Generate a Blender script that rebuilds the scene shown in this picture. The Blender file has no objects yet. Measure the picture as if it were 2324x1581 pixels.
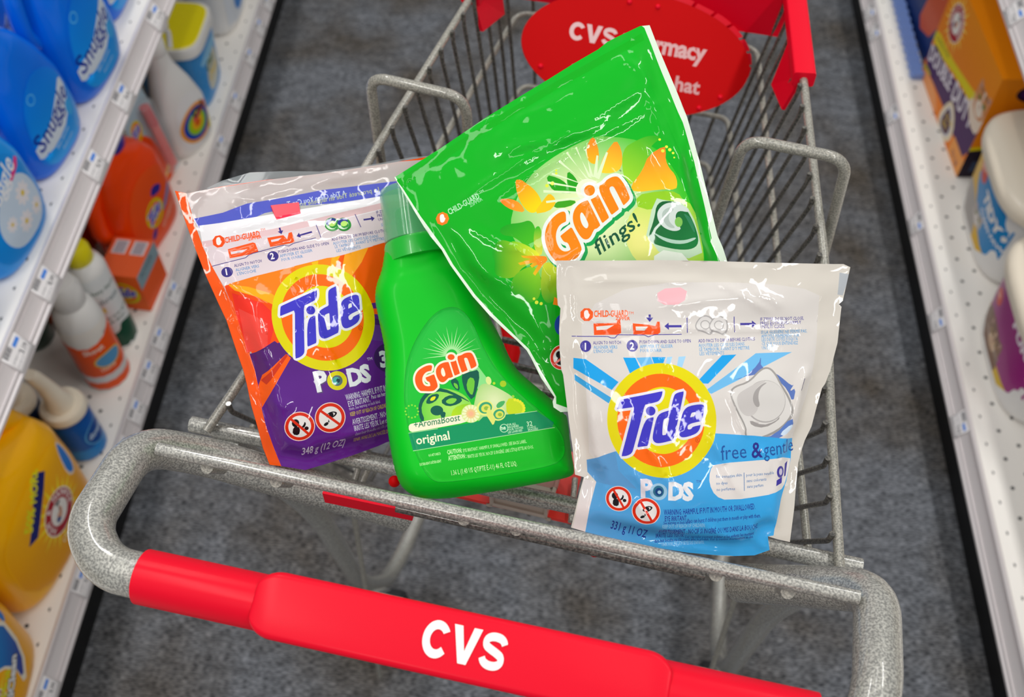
import bpy, bmesh, math, random
import numpy as np
from mathutils import Vector, Matrix, noise
from mathutils.geometry import delaunay_2d_cdt

random.seed(7)
scene = bpy.context.scene
C = scene.collection
PI = math.pi

# ------------------------------------------------------------------ camera
FPX, CX, CY = 2397.0, 1162.0, 790.5
PITCH = math.radians(54.1)
YAW = -math.atan(253 / FPX * math.cos(PITCH))
CAM = np.array([0.0, 0.0, 1.55])
_h = np.array([math.sin(YAW), math.cos(YAW), 0.0])
RIGHT = np.array([math.cos(YAW), -math.sin(YAW), 0.0])
FWD = _h * math.cos(PITCH) - np.array([0, 0, math.sin(PITCH)])
UP = _h * math.sin(PITCH) + np.array([0, 0, math.cos(PITCH)])
cam_data = bpy.data.cameras.new('camera')
cam = bpy.data.objects.new('camera', cam_data)
C.objects.link(cam)
scene.camera = cam
M = Matrix.Identity(4)
for i in range(3):
    M[i][0], M[i][1], M[i][2], M[i][3] = RIGHT[i], UP[i], -FWD[i], CAM[i]
cam.matrix_world = M
cam_data.sensor_width = 36.0
cam_data.sensor_fit = 'HORIZONTAL'
cam_data.lens = FPX / 2324 * 36.0
cam_data.clip_start = 0.02
cam_data.dof.use_dof = True
cam_data.dof.focus_distance = 0.70
cam_data.dof.aperture_fstop = cam_data.lens / 1000 / 0.0050

# ------------------------------------------------------------------ light
world = bpy.data.worlds.new('world')
scene.world = world
world.use_nodes = True
world.node_tree.nodes['Background'].inputs[0].default_value = (0.93, 0.97, 1.0, 1)
world.node_tree.nodes['Background'].inputs[1].default_value = 0.58

def strip_light(x, y, w, l, power, z=2.9):
    d = bpy.data.lights.new('ceiling_strip_light', 'AREA')
    d.shape = 'RECTANGLE'; d.size = w; d.size_y = l; d.energy = power
    d.color = (1.0, 0.985, 0.96)
    o = bpy.data.objects.new('ceiling_strip_light', d)
    o.location = (x, y, z)
    C.objects.link(o)
for sx in (-0.95, 0.05, 1.05):
    for sy in (-1.9, 0.0, 1.9):
        strip_light(sx, sy, 0.12, 1.25, 6 if abs(sx) < .5 else 27)

scene.view_settings.view_transform = 'Standard'
scene.view_settings.look = 'None'
scene.view_settings.gamma = 1.0
scene.view_settings.use_curve_mapping = False
scene.view_settings.exposure = -0.78

# ------------------------------------------------------------------ helpers
def lin(c):
    if isinstance(c, str):
        c = tuple(int(c[i:i + 2], 16) for i in (0, 2, 4))
    return tuple(((v / 255) / 12.92 if v / 255 <= 0.04045 else ((v / 255 + 0.055) / 1.055) ** 2.4) for v in c[:3])

def ray(x, y):
    x = np.asarray(x, float); y = np.asarray(y, float)
    return ((x - CX) / FPX)[..., None] * RIGHT - ((y - CY) / FPX)[..., None] * UP + FWD

def bp(x, y, z):
    d = ray(x, y)
    return CAM + d * ((z - CAM[2]) / d[2])

_mats = {}
def mat(name, col, rough=0.5, metal=0.0, coat=0.0, spec=0.5, alpha=1.0, trans=0.0, coat_rough=0.05, sss=0.0):
    if name in _mats: return _mats[name]
    m = bpy.data.materials.new(name); m.use_nodes = True
    b = m.node_tree.nodes['Principled BSDF']
    b.inputs['Base Color'].default_value = (*lin(col), 1)
    b.inputs['Roughness'].default_value = rough
    b.inputs['Metallic'].default_value = metal
    b.inputs['Coat Weight'].default_value = coat
    b.inputs['Coat Roughness'].default_value = coat_rough
    b.inputs['Specular IOR Level'].default_value = spec
    b.inputs['Alpha'].default_value = alpha
    b.inputs['Transmission Weight'].default_value = trans
    # a faint unevenness keeps every plain surface procedural
    nt = m.node_tree
    n = nt.nodes.new('ShaderNodeTexNoise'); n.inputs['Scale'].default_value = 90
    tc = nt.nodes.new('ShaderNodeTexCoord'); nt.links.new(tc.outputs['Object'], n.inputs['Vector'])
    bu = nt.nodes.new('ShaderNodeBump'); bu.inputs['Strength'].default_value = 0.03; bu.inputs['Distance'].default_value = 0.002
    nt.links.new(n.outputs['Fac'], bu.inputs['Height']); nt.links.new(bu.outputs['Normal'], b.inputs['Normal'])
    _mats[name] = m
    return m

def print_mat(name, rough=0.3, coat=0.3, bump=0.0, bscale=60, alpha=False, spec=0.5, coat_rough=0.04, metal=0.0):
    """colour comes from the printed artwork stored on the mesh"""
    if name in _mats: return _mats[name]
    m = bpy.data.materials.new(name); m.use_nodes = True
    nt = m.node_tree; b = nt.nodes['Principled BSDF']
    a = nt.nodes.new('ShaderNodeAttribute'); a.attribute_name = 'print'
    nt.links.new(a.outputs['Color'], b.inputs['Base Color'])
    if alpha: nt.links.new(a.outputs['Alpha'], b.inputs['Alpha'])
    b.inputs['Roughness'].default_value = rough
    b.inputs['Coat Weight'].default_value = coat
    b.inputs['Coat Roughness'].default_value = coat_rough
    b.inputs['Specular IOR Level'].default_value = spec
    if bump:
        tc = nt.nodes.new('ShaderNodeTexCoord')
        n = nt.nodes.new('ShaderNodeTexNoise'); n.inputs['Scale'].default_value = bscale
        n.inputs['Detail'].default_value = 3; n.inputs['Distortion'].default_value = 1.2
        nt.links.new(tc.outputs['Object'], n.inputs['Vector'])
        bu = nt.nodes.new('ShaderNodeBump'); bu.inputs['Strength'].default_value = bump
        bu.inputs['Distance'].default_value = 0.003
        nt.links.new(n.outputs['Fac'], bu.inputs['Height'])
        nt.links.new(bu.outputs['Normal'], b.inputs['Normal'])
        nt.links.new(bu.outputs['Normal'], b.inputs['Coat Normal'])
    _mats[name] = m
    return m

def speckle_mat(name, c0, c1, rough=0.28, scale=900):
    """galvanised tube under clear lacquer: fine light and dark flecks"""
    m = bpy.data.materials.new(name); m.use_nodes = True
    nt = m.node_tree; b = nt.nodes['Principled BSDF']
    tc = nt.nodes.new('ShaderNodeTexCoord')
    n = nt.nodes.new('ShaderNodeTexNoise'); n.inputs['Scale'].default_value = scale; n.inputs['Detail'].default_value = 2
    nt.links.new(tc.outputs['Object'], n.inputs['Vector'])
    r = nt.nodes.new('ShaderNodeValToRGB')
    r.color_ramp.elements[0].position = 0.38; r.color_ramp.elements[0].color = (*lin(c0), 1)
    r.color_ramp.elements[1].position = 0.64; r.color_ramp.elements[1].color = (*lin(c1), 1)
    nt.links.new(n.outputs['Fac'], r.inputs['Fac']); nt.links.new(r.outputs['Color'], b.inputs['Base Color'])
    b.inputs['Metallic'].default_value = 0.25; b.inputs['Roughness'].default_value = rough + .15
    b.inputs['Coat Weight'].default_value = 0.7; b.inputs['Coat Roughness'].default_value = 0.07
    bu = nt.nodes.new('ShaderNodeBump'); bu.inputs['Strength'].default_value = 0.25; bu.inputs['Distance'].default_value = 0.0006
    nt.links.new(n.outputs['Fac'], bu.inputs['Height']); nt.links.new(bu.outputs['Normal'], b.inputs['Normal'])
    _mats[name] = m
    return m

def tag(o, label=None, cat=None, group=None, kind=None):
    if label: o['label'] = label
    if cat: o['category'] = cat
    if group: o['group'] = group
    if kind: o['kind'] = kind
    return o

def empty(name, loc=(0, 0, 0), rz=0.0, label=None, cat=None, group=None):
    o = bpy.data.objects.new(name, None); C.objects.link(o)
    o.location = loc; o.rotation_euler = (0, 0, rz); o.empty_display_size = 0.03
    return tag(o, label, cat, group)

def mesh_obj(name, verts, faces, material, parent=None, smooth=True, sharp=None):
    me = bpy.data.meshes.new(name)
    me.from_pydata([tuple(map(float, v)) for v in verts], [], [tuple(map(int, f)) for f in faces])
    if material: me.materials.append(material)
    if smooth: me.polygons.foreach_set('use_smooth', [True] * len(me.polygons))
    me.update()
    if smooth and sharp: me.set_sharp_from_angle(angle=math.radians(sharp))
    o = bpy.data.objects.new(name, me); C.objects.link(o)
    if parent: o.parent = parent
    return o

def bm_obj(name, bm, material, parent=None, sharp=35):
    bmesh.ops.recalc_face_normals(bm, faces=bm.faces)
    me = bpy.data.meshes.new(name); bm.to_mesh(me); bm.free()
    if material: me.materials.append(material)
    me.polygons.foreach_set('use_smooth', [True] * len(me.polygons))
    me.set_sharp_from_angle(angle=math.radians(sharp))
    o = bpy.data.objects.new(name, me); C.objects.link(o)
    if parent: o.parent = parent
    return o

def box_bm(bm, lo, hi, bevel=0.0, seg=2):
    r = bmesh.ops.create_cube(bm, size=1.0)
    vs = r['verts']
    for v in vs:
        for k in range(3): v.co[k] = lo[k] + (v.co[k] + .5) * (hi[k] - lo[k])
    if bevel:
        es = list({e for v in vs for e in v.link_edges})
        bmesh.ops.bevel(bm, geom=es, offset=bevel, segments=seg, affect='EDGES', profile=0.5)

def box(name, lo, hi, material, parent=None, bevel=0.0, seg=2):
    bm = bmesh.new(); box_bm(bm, lo, hi, bevel, seg)
    return bm_obj(name, bm, material, parent)

def fillet(pts, rad, n=6):
    pts = [Vector(p) for p in pts]; out = [pts[0]]
    for i in range(1, len(pts) - 1):
        p, a, b = pts[i], pts[i - 1], pts[i + 1]
        da, db = (a - p), (b - p)
        r = min(rad, da.length * .49, db.length * .49)
        p0 = p + da.normalized() * r; p1 = p + db.normalized() * r
        for k in range(n + 1):
            t = k / n
            out.append((1 - t) ** 2 * p0 + 2 * t * (1 - t) * p + t * t * p1)
    out.append(pts[-1])
    return out

def tube_geo(pts, r, seg=12, caps=True, closed=False, radii=None, sec=None):
    """sweep a round (or given) section along points"""
    pts = [Vector(p) for p in pts]; n = len(pts)
    vs, fs = [], []
    t0 = (pts[1] - pts[0]).normalized()
    up = Vector((0, 0, 1)) if abs(t0.z) < .9 else Vector((0, 1, 0))
    nrm = (up - t0 * up.dot(t0)).normalized()
    prev = t0
    for i in range(n):
        if i == 0: t = t0
        elif i == n - 1: t = (pts[-1] - pts[-2]).normalized()
        else: t = ((pts[i + 1] - pts[i]).normalized() + (pts[i] - pts[i - 1]).normalized()).normalized()
        q = prev.rotation_difference(t); nrm = (q @ nrm); nrm = (nrm - t * nrm.dot(t)).normalized(); prev = t
        bn = t.cross(nrm)
        rr = radii[i] if radii else r
        for k in range(seg):
            a = 2 * PI * k / seg
            if sec: u, v = sec[k]; u *= rr; v *= rr
            else: u, v = math.cos(a) * rr, math.sin(a) * rr
            vs.append(pts[i] + nrm * u + bn * v)
    for i in range(n - 1):
        for k in range(seg):
            a, b = i * seg + k, i * seg + (k + 1) % seg
            fs.append((a, b, b + seg, a + seg))
    if caps:
        fs.append(tuple(range(seg - 1, -1, -1))); fs.append(tuple(range((n - 1) * seg, n * seg)))
    return vs, fs

def tube(name, pts, r, material, parent=None, rad=0.0, seg=12, radii=None, sharp=50):
    if rad: pts = fillet(pts, rad)
    v, f = tube_geo(pts, r, seg, radii=radii)
    return mesh_obj(name, v, f, material, parent, sharp=sharp)

def lathe(name, prof, material, parent=None, seg=28, ax=(0, 0), sx=1.0, sy=1.0, sharp=40):
    vs, fs = [], []
    n = len(prof)
    for (r, z) in prof:
        for k in range(seg):
            a = 2 * PI * k / seg
            vs.append((ax[0] + r * sx * math.cos(a), ax[1] + r * sy * math.sin(a), z))
    for i in range(n - 1):
        for k in range(seg):
            a, b = i * seg + k, i * seg + (k + 1) % seg
            fs.append((a, b, b + seg, a + seg))
    fs.append(tuple(range(seg - 1, -1, -1))); fs.append(tuple(range((n - 1) * seg, n * seg)))
    return mesh_obj(name, vs, fs, material, parent, sharp=sharp)

# ------------------------------------------------------------------ printed artwork
def chaikin(p, it=2, closed=True):
    p = [tuple(q) for q in p]
    for _ in range(it):
        o = []
        n = len(p)
        for i in range(n if closed else n - 1):
            a, b = p[i], p[(i + 1) % n]
            if a == b: o.append(a); continue
            o.append((a[0] * .75 + b[0] * .25, a[1] * .75 + b[1] * .25))
            o.append((a[0] * .25 + b[0] * .75, a[1] * .25 + b[1] * .75))
        p = o
    return p

def segs_of(loops):
    s = []
    for l in loops:
        n = len(l)
        for i in range(n):
            a, b = l[i], l[(i + 1) % n]
            if a != b: s.append((a[0], a[1], b[0], b[1]))
    return np.array(s, float)

def inside(S, P):
    res = np.zeros(len(P), bool)
    if not len(S): return res
    for i in range(0, len(P), 4000):
        px = P[i:i + 4000, 0][:, None]; py = P[i:i + 4000, 1][:, None]
        c = (S[:, 1] > py) != (S[:, 3] > py)
        with np.errstate(divide='ignore', invalid='ignore'):
            xi = (S[:, 2] - S[:, 0]) * (py - S[:, 1]) / (S[:, 3] - S[:, 1]) + S[:, 0]
        res[i:i + 4000] = ((c & (px < xi)).sum(1) % 2) == 1
    return res

def seg_dist(S, P):
    out = np.full(len(P), 1e9)
    d = S[:, 2:] - S[:, :2]; L = (d ** 2).sum(1) + 1e-12
    for i in range(0, len(P), 3000):
        q = P[i:i + 3000]
        t = np.clip(((q[:, None, :] - S[None, :, :2]) * d).sum(2) / L, 0, 1)
        c = S[None, :, :2] + t[..., None] * d
        out[i:i + 3000] = np.sqrt(((q[:, None, :] - c) ** 2).sum(2)).min(1)
    return out

_glyph_cache = {}
def store_letters():
    """the heavy three letter store mark, drawn by hand"""
    C_ = [(.5 + .50 * math.cos(math.radians(t)), .5 + .51 * math.sin(math.radians(t))) for t in range(32, 329, 9)]
    C_ += [(.52 + .25 * math.cos(math.radians(t)), .5 + .27 * math.sin(math.radians(t))) for t in range(320, 39, -10)]
    V_ = [(0, 1), (.30, 1), (.5, .34), (.70, 1), (1, 1), (.645, 0), (.355, 0)]
    cl_ = chaikin([(.90, .66), (.84, .80), (.66, .885), (.36, .885), (.17, .79), (.17, .63), (.36, .55), (.62, .47), (.83, .38), (.83, .21), (.64, .115), (.36, .115), (.16, .20), (.09, .36)], 2, False)
    up_, dn_ = [], []
    for i in range(len(cl_)):
        p, q = cl_[max(0, i - 1)], cl_[min(len(cl_) - 1, i + 1)]; dx, dy = q[0] - p[0], q[1] - p[1]; l = math.hypot(dx, dy) or 1
        up_.append((cl_[i][0] - dy / l * .115, cl_[i][1] + dx / l * .115)); dn_.append((cl_[i][0] + dy / l * .115, cl_[i][1] - dx / l * .115))
    S_ = up_ + dn_[::-1]
    o = []
    for L, x0, w in ((C_, 0, .70), (V_, .72, .72), (S_, 1.46, .66)): o.append([((x * w + x0) * .73, y * .73) for x, y in L])
    return segs_of(o)
def text_segs(s, bold=0.0, res=2, spacing=1.0):
    if s == 'CVS': return store_letters()
    key = (s, bold, res, spacing)
    if key in _glyph_cache: return _glyph_cache[key]
    c = bpy.data.curves.new('t', 'FONT'); c.body = s; c.size = 1; c.offset = bold; c.resolution_u = res
    c.space_character = spacing; c.fill_mode = 'FRONT'
    o = bpy.data.objects.new('t', c); C.objects.link(o)
    dg = bpy.context.evaluated_depsgraph_get()
    me = o.evaluated_get(dg).to_mesh()
    co = np.array([v.co[:2] for v in me.vertices]) if len(me.vertices) else np.zeros((0, 2))
    key_of = {}; ids = []
    for p in co:
        k = (round(float(p[0]), 5), round(float(p[1]), 5)); ids.append(key_of.setdefault(k, len(key_of)))
    pts = list(key_of.keys()); cnt = {}
    for f in me.polygons:
        vs = [ids[v] for v in f.vertices]
        for i in range(len(vs)):
            a, b = vs[i], vs[(i + 1) % len(vs)]
            if a != b: cnt[(min(a, b), max(a, b))] = cnt.get((min(a, b), max(a, b)), 0) + 1
    S = np.array([(*pts[a], *pts[b]) for (a, b), n in cnt.items() if n % 2 == 1], float).reshape(-1, 4)
    bpy.data.objects.remove(o); bpy.data.curves.remove(c)
    _glyph_cache[key] = S
    return S

# printed widths of the lines of small type, in the artwork's own units
FIT = {}
class Art:
    """flat artwork: layers of outlines with colours, later cut into the mesh of the thing it is printed on"""
    def __init__(s): s.L = []
    def add(s, S, col, dil=0.0, alpha=1.0, test=None):
        if len(S): s.L.append((S, col, dil, alpha, test))
        return s
    def poly(s, pts, col, sm=0, alpha=1.0):
        if sm: pts = chaikin(pts, sm)
        return s.add(segs_of([pts]), col, alpha=alpha)
    def polys(s, loops, col, dil=0.0, alpha=1.0):
        return s.add(segs_of(loops), col, dil, alpha)
    def ell(s, x, y, rx, ry, col, rot=0.0, n=40, hole=None):
        def e(a, b):
            c, d = math.cos(math.radians(rot)), math.sin(math.radians(rot))
            return [(x + a * math.cos(t) * c + b * math.sin(t) * d, y - a * math.cos(t) * d + b * math.sin(t) * c)
                    for t in (2 * PI * k / n for k in range(n))]
        loops = [e(rx, ry)]
        if hole: loops.append(e(rx * hole, ry * hole))
        return s.add(segs_of(loops), col)
    def line(s, pts, w, col):
        for i in range(len(pts) - 1):
            a, b = pts[i], pts[i + 1]
            dx, dy = b[0] - a[0], b[1] - a[1]; l = math.hypot(dx, dy) or 1
            nx, ny = -dy / l * w / 2, dx / l * w / 2
            s.poly([(a[0] + nx, a[1] + ny), (b[0] + nx, b[1] + ny), (b[0] - nx, b[1] - ny), (a[0] - nx, a[1] - ny)], col)
        return s
    def text(s, body, x, y, size, col, ang=0.0, sx=1.0, bold=0.0, shear=0.0, res=2, align='l', spacing=1.0, up=-1, mirror=False, upang=None, outline=None, ow=0, fit=None):
        """x, y: left end of the base line; ang: degrees the line rises to the right; up=-1 for y-down artwork"""
        S = text_segs(body, bold, res, spacing).copy()
        if not len(S): return s
        w = max(S[:, 0].max(), S[:, 2].max())
        fit = fit or FIT.get((round(x), body)) or FIT.get(body)
        X = S[:, [0, 2]]; Y = S[:, [1, 3]]
        if mirror: X = w - X
        if align == 'c': X = X - w / 2
        if align == 'r': X = X - w
        if fit: sx = fit / (w * size)
        X = (X + shear * Y) * size * sx; Y = Y * size
        a = math.radians(ang); ua = math.radians(90 + ang if upang is None else upang)
        ex = (math.cos(a), math.sin(a)); ey = (math.cos(ua), math.sin(ua))
        ox = x + X * ex[0] + Y * ey[0]; oy = y + (X * ex[1] + Y * ey[1]) * (-1 if up == -1 else 1)
        R = np.stack([ox[:, 0], oy[:, 0], ox[:, 1], oy[:, 1]], 1)
        if outline is not None: s.add(R, outline, ow)
        return s.add(R, col)
    def mapped(s, f):
        """copy of the artwork with all points moved by f(array Nx2)"""
        o = Art()
        for S, col, dil, al, t in s.L:
            a = f(S[:, :2]); b = f(S[:, 2:]); k = np.sqrt(abs(np.linalg.det(np.array([f(np.array([[1., 0]]))[0] - f(np.array([[0., 0]]))[0], f(np.array([[0., 1]]))[0] - f(np.array([[0., 0]]))[0]]))))
            o.L.append((np.concatenate([a, b], 1), col, dil * k, al, t))
        return o
    def plus(s, o): s.L += o.L; return s

def affine(src, dst):
    A = np.array([[x, y, 1] for x, y in src], float); B = np.array(dst, float)
    X, *_ = np.linalg.lstsq(A, B, rcond=None)
    return lambda P: np.concatenate([np.asarray(P, float), np.ones((len(P), 1))], 1) @ X

def grad(p0, c0, p1, c1):
    c0, c1 = np.array(lin(c0)), np.array(lin(c1)); p0 = np.array(p0, float); d = np.array(p1, float) - p0; L = (d ** 2).sum()
    def f(P):
        t = np.clip(((P - p0) @ d) / L, 0, 1)[:, None]
        return c0 * (1 - t) + c1 * t
    return f

def radial(p, r0, r1, c0, c1):
    c0, c1 = np.array(lin(c0)), np.array(lin(c1)); p = np.array(p, float)
    def f(P):
        t = np.clip((np.sqrt(((P - p) ** 2).sum(1)) - r0) / (r1 - r0), 0, 1)[:, None]
        return c0 * (1 - t) + c1 * t
    return f

def printed(name, outline, base, art, fmap, material, parent=None, step=10.0, rings=(), holes=(), alpha=1.0, extra=None, flip=False):
    """mesh of a sheet with the artwork cut into it; fmap turns Nx2 artwork points into Nx3 points"""
    out = [tuple(p) for p in outline]
    O = segs_of([out] + [list(h) for h in holes])
    x0, y0 = O[:, 0].min(), O[:, 1].min(); x1, y1 = O[:, 0].max(), O[:, 1].max()
    gx = np.arange(x0 + step * .37, x1, step); gy = np.arange(y0 + step * .41, y1, step)
    G = np.array([(a + (step / 2 if j % 2 else 0), b) for j, b in enumerate(gy) for a in gx], float).reshape(-1, 2)
    if len(G):
        G = G[inside(O, G)]
        if len(G): G = G[seg_dist(O, G) > step * .35]
    V = []; E = []
    def addS(S):
        # subdivide long segments so the sheet can bend
        for a in S:
            n = max(1, int(math.hypot(a[2] - a[0], a[3] - a[1]) / (step * 1.6)))
            b = len(V)
            for k in range(n + 1):
                t = k / n; V.append((a[0] + (a[2] - a[0]) * t, a[1] + (a[3] - a[1]) * t))
            for k in range(n): E.append((b + k, b + k + 1))
    addS(O)
    for r in rings:
        # points along inner offsets of the outline
        for a in O:
            dx, dy = a[2] - a[0], a[3] - a[1]; l = math.hypot(dx, dy)
            n = max(1, int(l / max(step * .7, r * .6)))
            for k in range(n):
                t = (k + .5) / n
                for sg in (-1, 1):
                    q = np.array([[a[0] + dx * t - sg * dy / l * r, a[1] + dy * t + sg * dx / l * r]])
                    if inside(O, q)[0] and seg_dist(O, q)[0] > r * .9: V.append(tuple(q[0]))
    for g in G: V.append(tuple(g))
    if art:
        for S, col, dil, al, test in art.L:
            if dil:
                d = S[:, 2:] - S[:, :2]; l = np.sqrt((d ** 2).sum(1))[:, None] + 1e-9; nn = np.stack([-d[:, 1], d[:, 0]], 1) / l * dil
                addS(np.concatenate([S[:, :2] + nn, S[:, 2:] + nn], 1)); addS(np.concatenate([S[:, :2] - nn, S[:, 2:] - nn], 1))
                k8 = [(math.cos(2 * PI * k / 8) * dil, math.sin(2 * PI * k / 8) * dil) for k in range(8)]
                for p in S[::2, :2]:
                    for k in k8: V.append((p[0] + k[0], p[1] + k[1]))
            else: addS(S)
    V = np.array(V, float)
    # keep only what is near the sheet
    lo = np.array([x0, y0]); sc = 100.0 / max(x1 - x0, y1 - y0)
    vv = [Vector(((p[0] - lo[0]) * sc, (p[1] - lo[1]) * sc)) for p in V]
    r = delaunay_2d_cdt(vv, E, [], 0, 1e-3, False)
    P = np.array([v[:] for v in r[0]], float) / sc + lo
    T = np.array([f for f in r[2]], int)
    cen = P[T].mean(1)
    keep = inside(O, cen)
    T = T[keep]; cen = cen[keep]
    used = np.unique(T); rem = -np.ones(len(P), int); rem[used] = np.arange(len(used)); P = P[used]; T = rem[T]
    col = np.zeros((len(T), 3, 3)); al = np.full((len(T), 3), alpha)
    TP = P[T].reshape(-1, 2)
    def setcol(mask, c, a):
        if callable(c):
            col[mask] = c(P[T[mask]].reshape(-1, 2)).reshape(-1, 3, 3)
        else: col[mask] = np.array(lin(c))
        al[mask] = a
    setcol(np.ones(len(T), bool), base, alpha)
    if art:
        for S, c, dil, a, test in art.L:
            m = np.zeros(len(T), bool)
            bx0 = min(S[:, 0].min(), S[:, 2].min()) - dil; bx1 = max(S[:, 0].max(), S[:, 2].max()) + dil
            by0 = min(S[:, 1].min(), S[:, 3].min()) - dil; by1 = max(S[:, 1].max(), S[:, 3].max()) + dil
            idx = np.where((cen[:, 0] > bx0) & (cen[:, 0] < bx1) & (cen[:, 1] > by0) & (cen[:, 1] < by1))[0]
            if not len(idx): continue
            q = inside(S, cen[idx])
            if dil: q |= seg_dist(S, cen[idx]) < dil
            m[idx[q]] = True
            setcol(m, c, a)
    W = fmap(P)
    me = bpy.data.meshes.new(name)
    Tf = T[:, ::-1] if flip else T
    me.from_pydata(W.tolist(), [], Tf.tolist())
    if flip: col = col[:, ::-1]; al = al[:, ::-1]
    ca = me.color_attributes.new('print', 'FLOAT_COLOR', 'CORNER')
    buf = np.concatenate([col, al[..., None]], 2).reshape(-1).astype(np.float32)
    ca.data.foreach_set('color', buf)
    me.materials.append(material)
    me.polygons.foreach_set('use_smooth', [True] * len(me.polygons))
    me.update()
    o = bpy.data.objects.new(name, me); C.objects.link(o)
    if parent: o.parent = parent
    return o

class Plane:
    """a real plane in the aisle, given by three points seen at pixel (x, y) and camera depth d"""
    def __init__(s, a, b, c):
        A, B, D = [CAM + ray(p[0], p[1]) * p[2] for p in (a, b, c)]
        n = np.cross(B - A, D - A); n /= np.linalg.norm(n)
        if n @ (CAM - A) < 0: n = -n
        s.p, s.n = A, n
    def at(s, P, h=0.0):
        d = ray(P[:, 0], P[:, 1]); t = ((s.p - CAM) @ s.n) / (d @ s.n)
        h = np.broadcast_to(h, (len(P),))
        return CAM + d * t[:, None] + s.n * h[:, None]
# ------------------------------------------------------------------ floor and shelving
def floor_mat():
    m = bpy.data.materials.new('carpet'); m.use_nodes = True
    nt = m.node_tree; b = nt.nodes['Principled BSDF']
    tc = nt.nodes.new('ShaderNodeTexCoord')
    def mp(sc, rot=0):
        n = nt.nodes.new('ShaderNodeMapping'); n.inputs['Scale'].default_value = sc; n.inputs['Rotation'].default_value = (0, 0, rot)
        nt.links.new(tc.outputs['Object'], n.inputs['Vector']); return n
    a = mp((110, 420, 1)); n1 = nt.nodes.new('ShaderNodeTexNoise'); n1.inputs['Scale'].default_value = 1; n1.inputs['Detail'].default_value = 4; nt.links.new(a.outputs[0], n1.inputs['Vector'])
    c = mp((4.5, 4.5, 1)); n2 = nt.nodes.new('ShaderNodeTexNoise'); n2.inputs['Scale'].default_value = 1; n2.inputs['Detail'].default_value = 5; nt.links.new(c.outputs[0], n2.inputs['Vector'])
    d = mp((30, 60, 1)); n3 = nt.nodes.new('ShaderNodeTexNoise'); n3.inputs['Scale'].default_value = 1; n3.inputs['Detail'].default_value = 3; nt.links.new(d.outputs[0], n3.inputs['Vector'])
    r1 = nt.nodes.new('ShaderNodeValToRGB')
    r1.color_ramp.elements[0].position = .34; r1.color_ramp.elements[0].color = (*lin('34363b'), 1)
    r1.color_ramp.elements[1].position = .68; r1.color_ramp.elements[1].color = (*lin('8d9096'), 1)
    nt.links.new(n1.outputs['Fac'], r1.inputs['Fac'])
    r2 = nt.nodes.new('ShaderNodeValToRGB')
    r2.color_ramp.elements[0].position = .40; r2.color_ramp.elements[0].color = (0, 0, 0, 1)
    r2.color_ramp.elements[1].position = .66; r2.color_ramp.elements[1].color = (1, 1, 1, 1)
    nt.links.new(n2.outputs['Fac'], r2.inputs['Fac'])
    mx = nt.nodes.new('ShaderNodeMix'); mx.data_type = 'RGBA'; mx.blend_type = 'MULTIPLY'
    nt.links.new(r2.outputs['Color'], mx.inputs[0]); nt.links.new(r1.outputs['Color'], mx.inputs[6]); mx.inputs[7].default_value = (*lin('c9b8a2'), 1)
    mx2 = nt.nodes.new('ShaderNodeMix'); mx2.data_type = 'RGBA'; mx2.blend_type = 'OVERLAY'; mx2.inputs[0].default_value = .75
    nt.links.new(mx.outputs[2], mx2.inputs[6]); nt.links.new(n3.outputs['Fac'], mx2.inputs[7])
    nt.links.new(mx2.outputs[2], b.inputs['Base Color'])
    b.inputs['Roughness'].default_value = .95; b.inputs['Specular IOR Level'].default_value = .1
    bu = nt.nodes.new('ShaderNodeBump'); bu.inputs['Strength'].default_value = .5; bu.inputs['Distance'].default_value = .003
    nt.links.new(n1.outputs['Fac'], bu.inputs['Height']); nt.links.new(bu.outputs['Normal'], b.inputs['Normal'])
    return m
fl = mesh_obj('floor', [(-1.6, -1.2, 0), (1.6, -1.2, 0), (1.6, 4.2, 0), (-1.6, 4.2, 0)], [(0, 1, 2, 3)], floor_mat(), smooth=False)
tag(fl, kind='structure')

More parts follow.
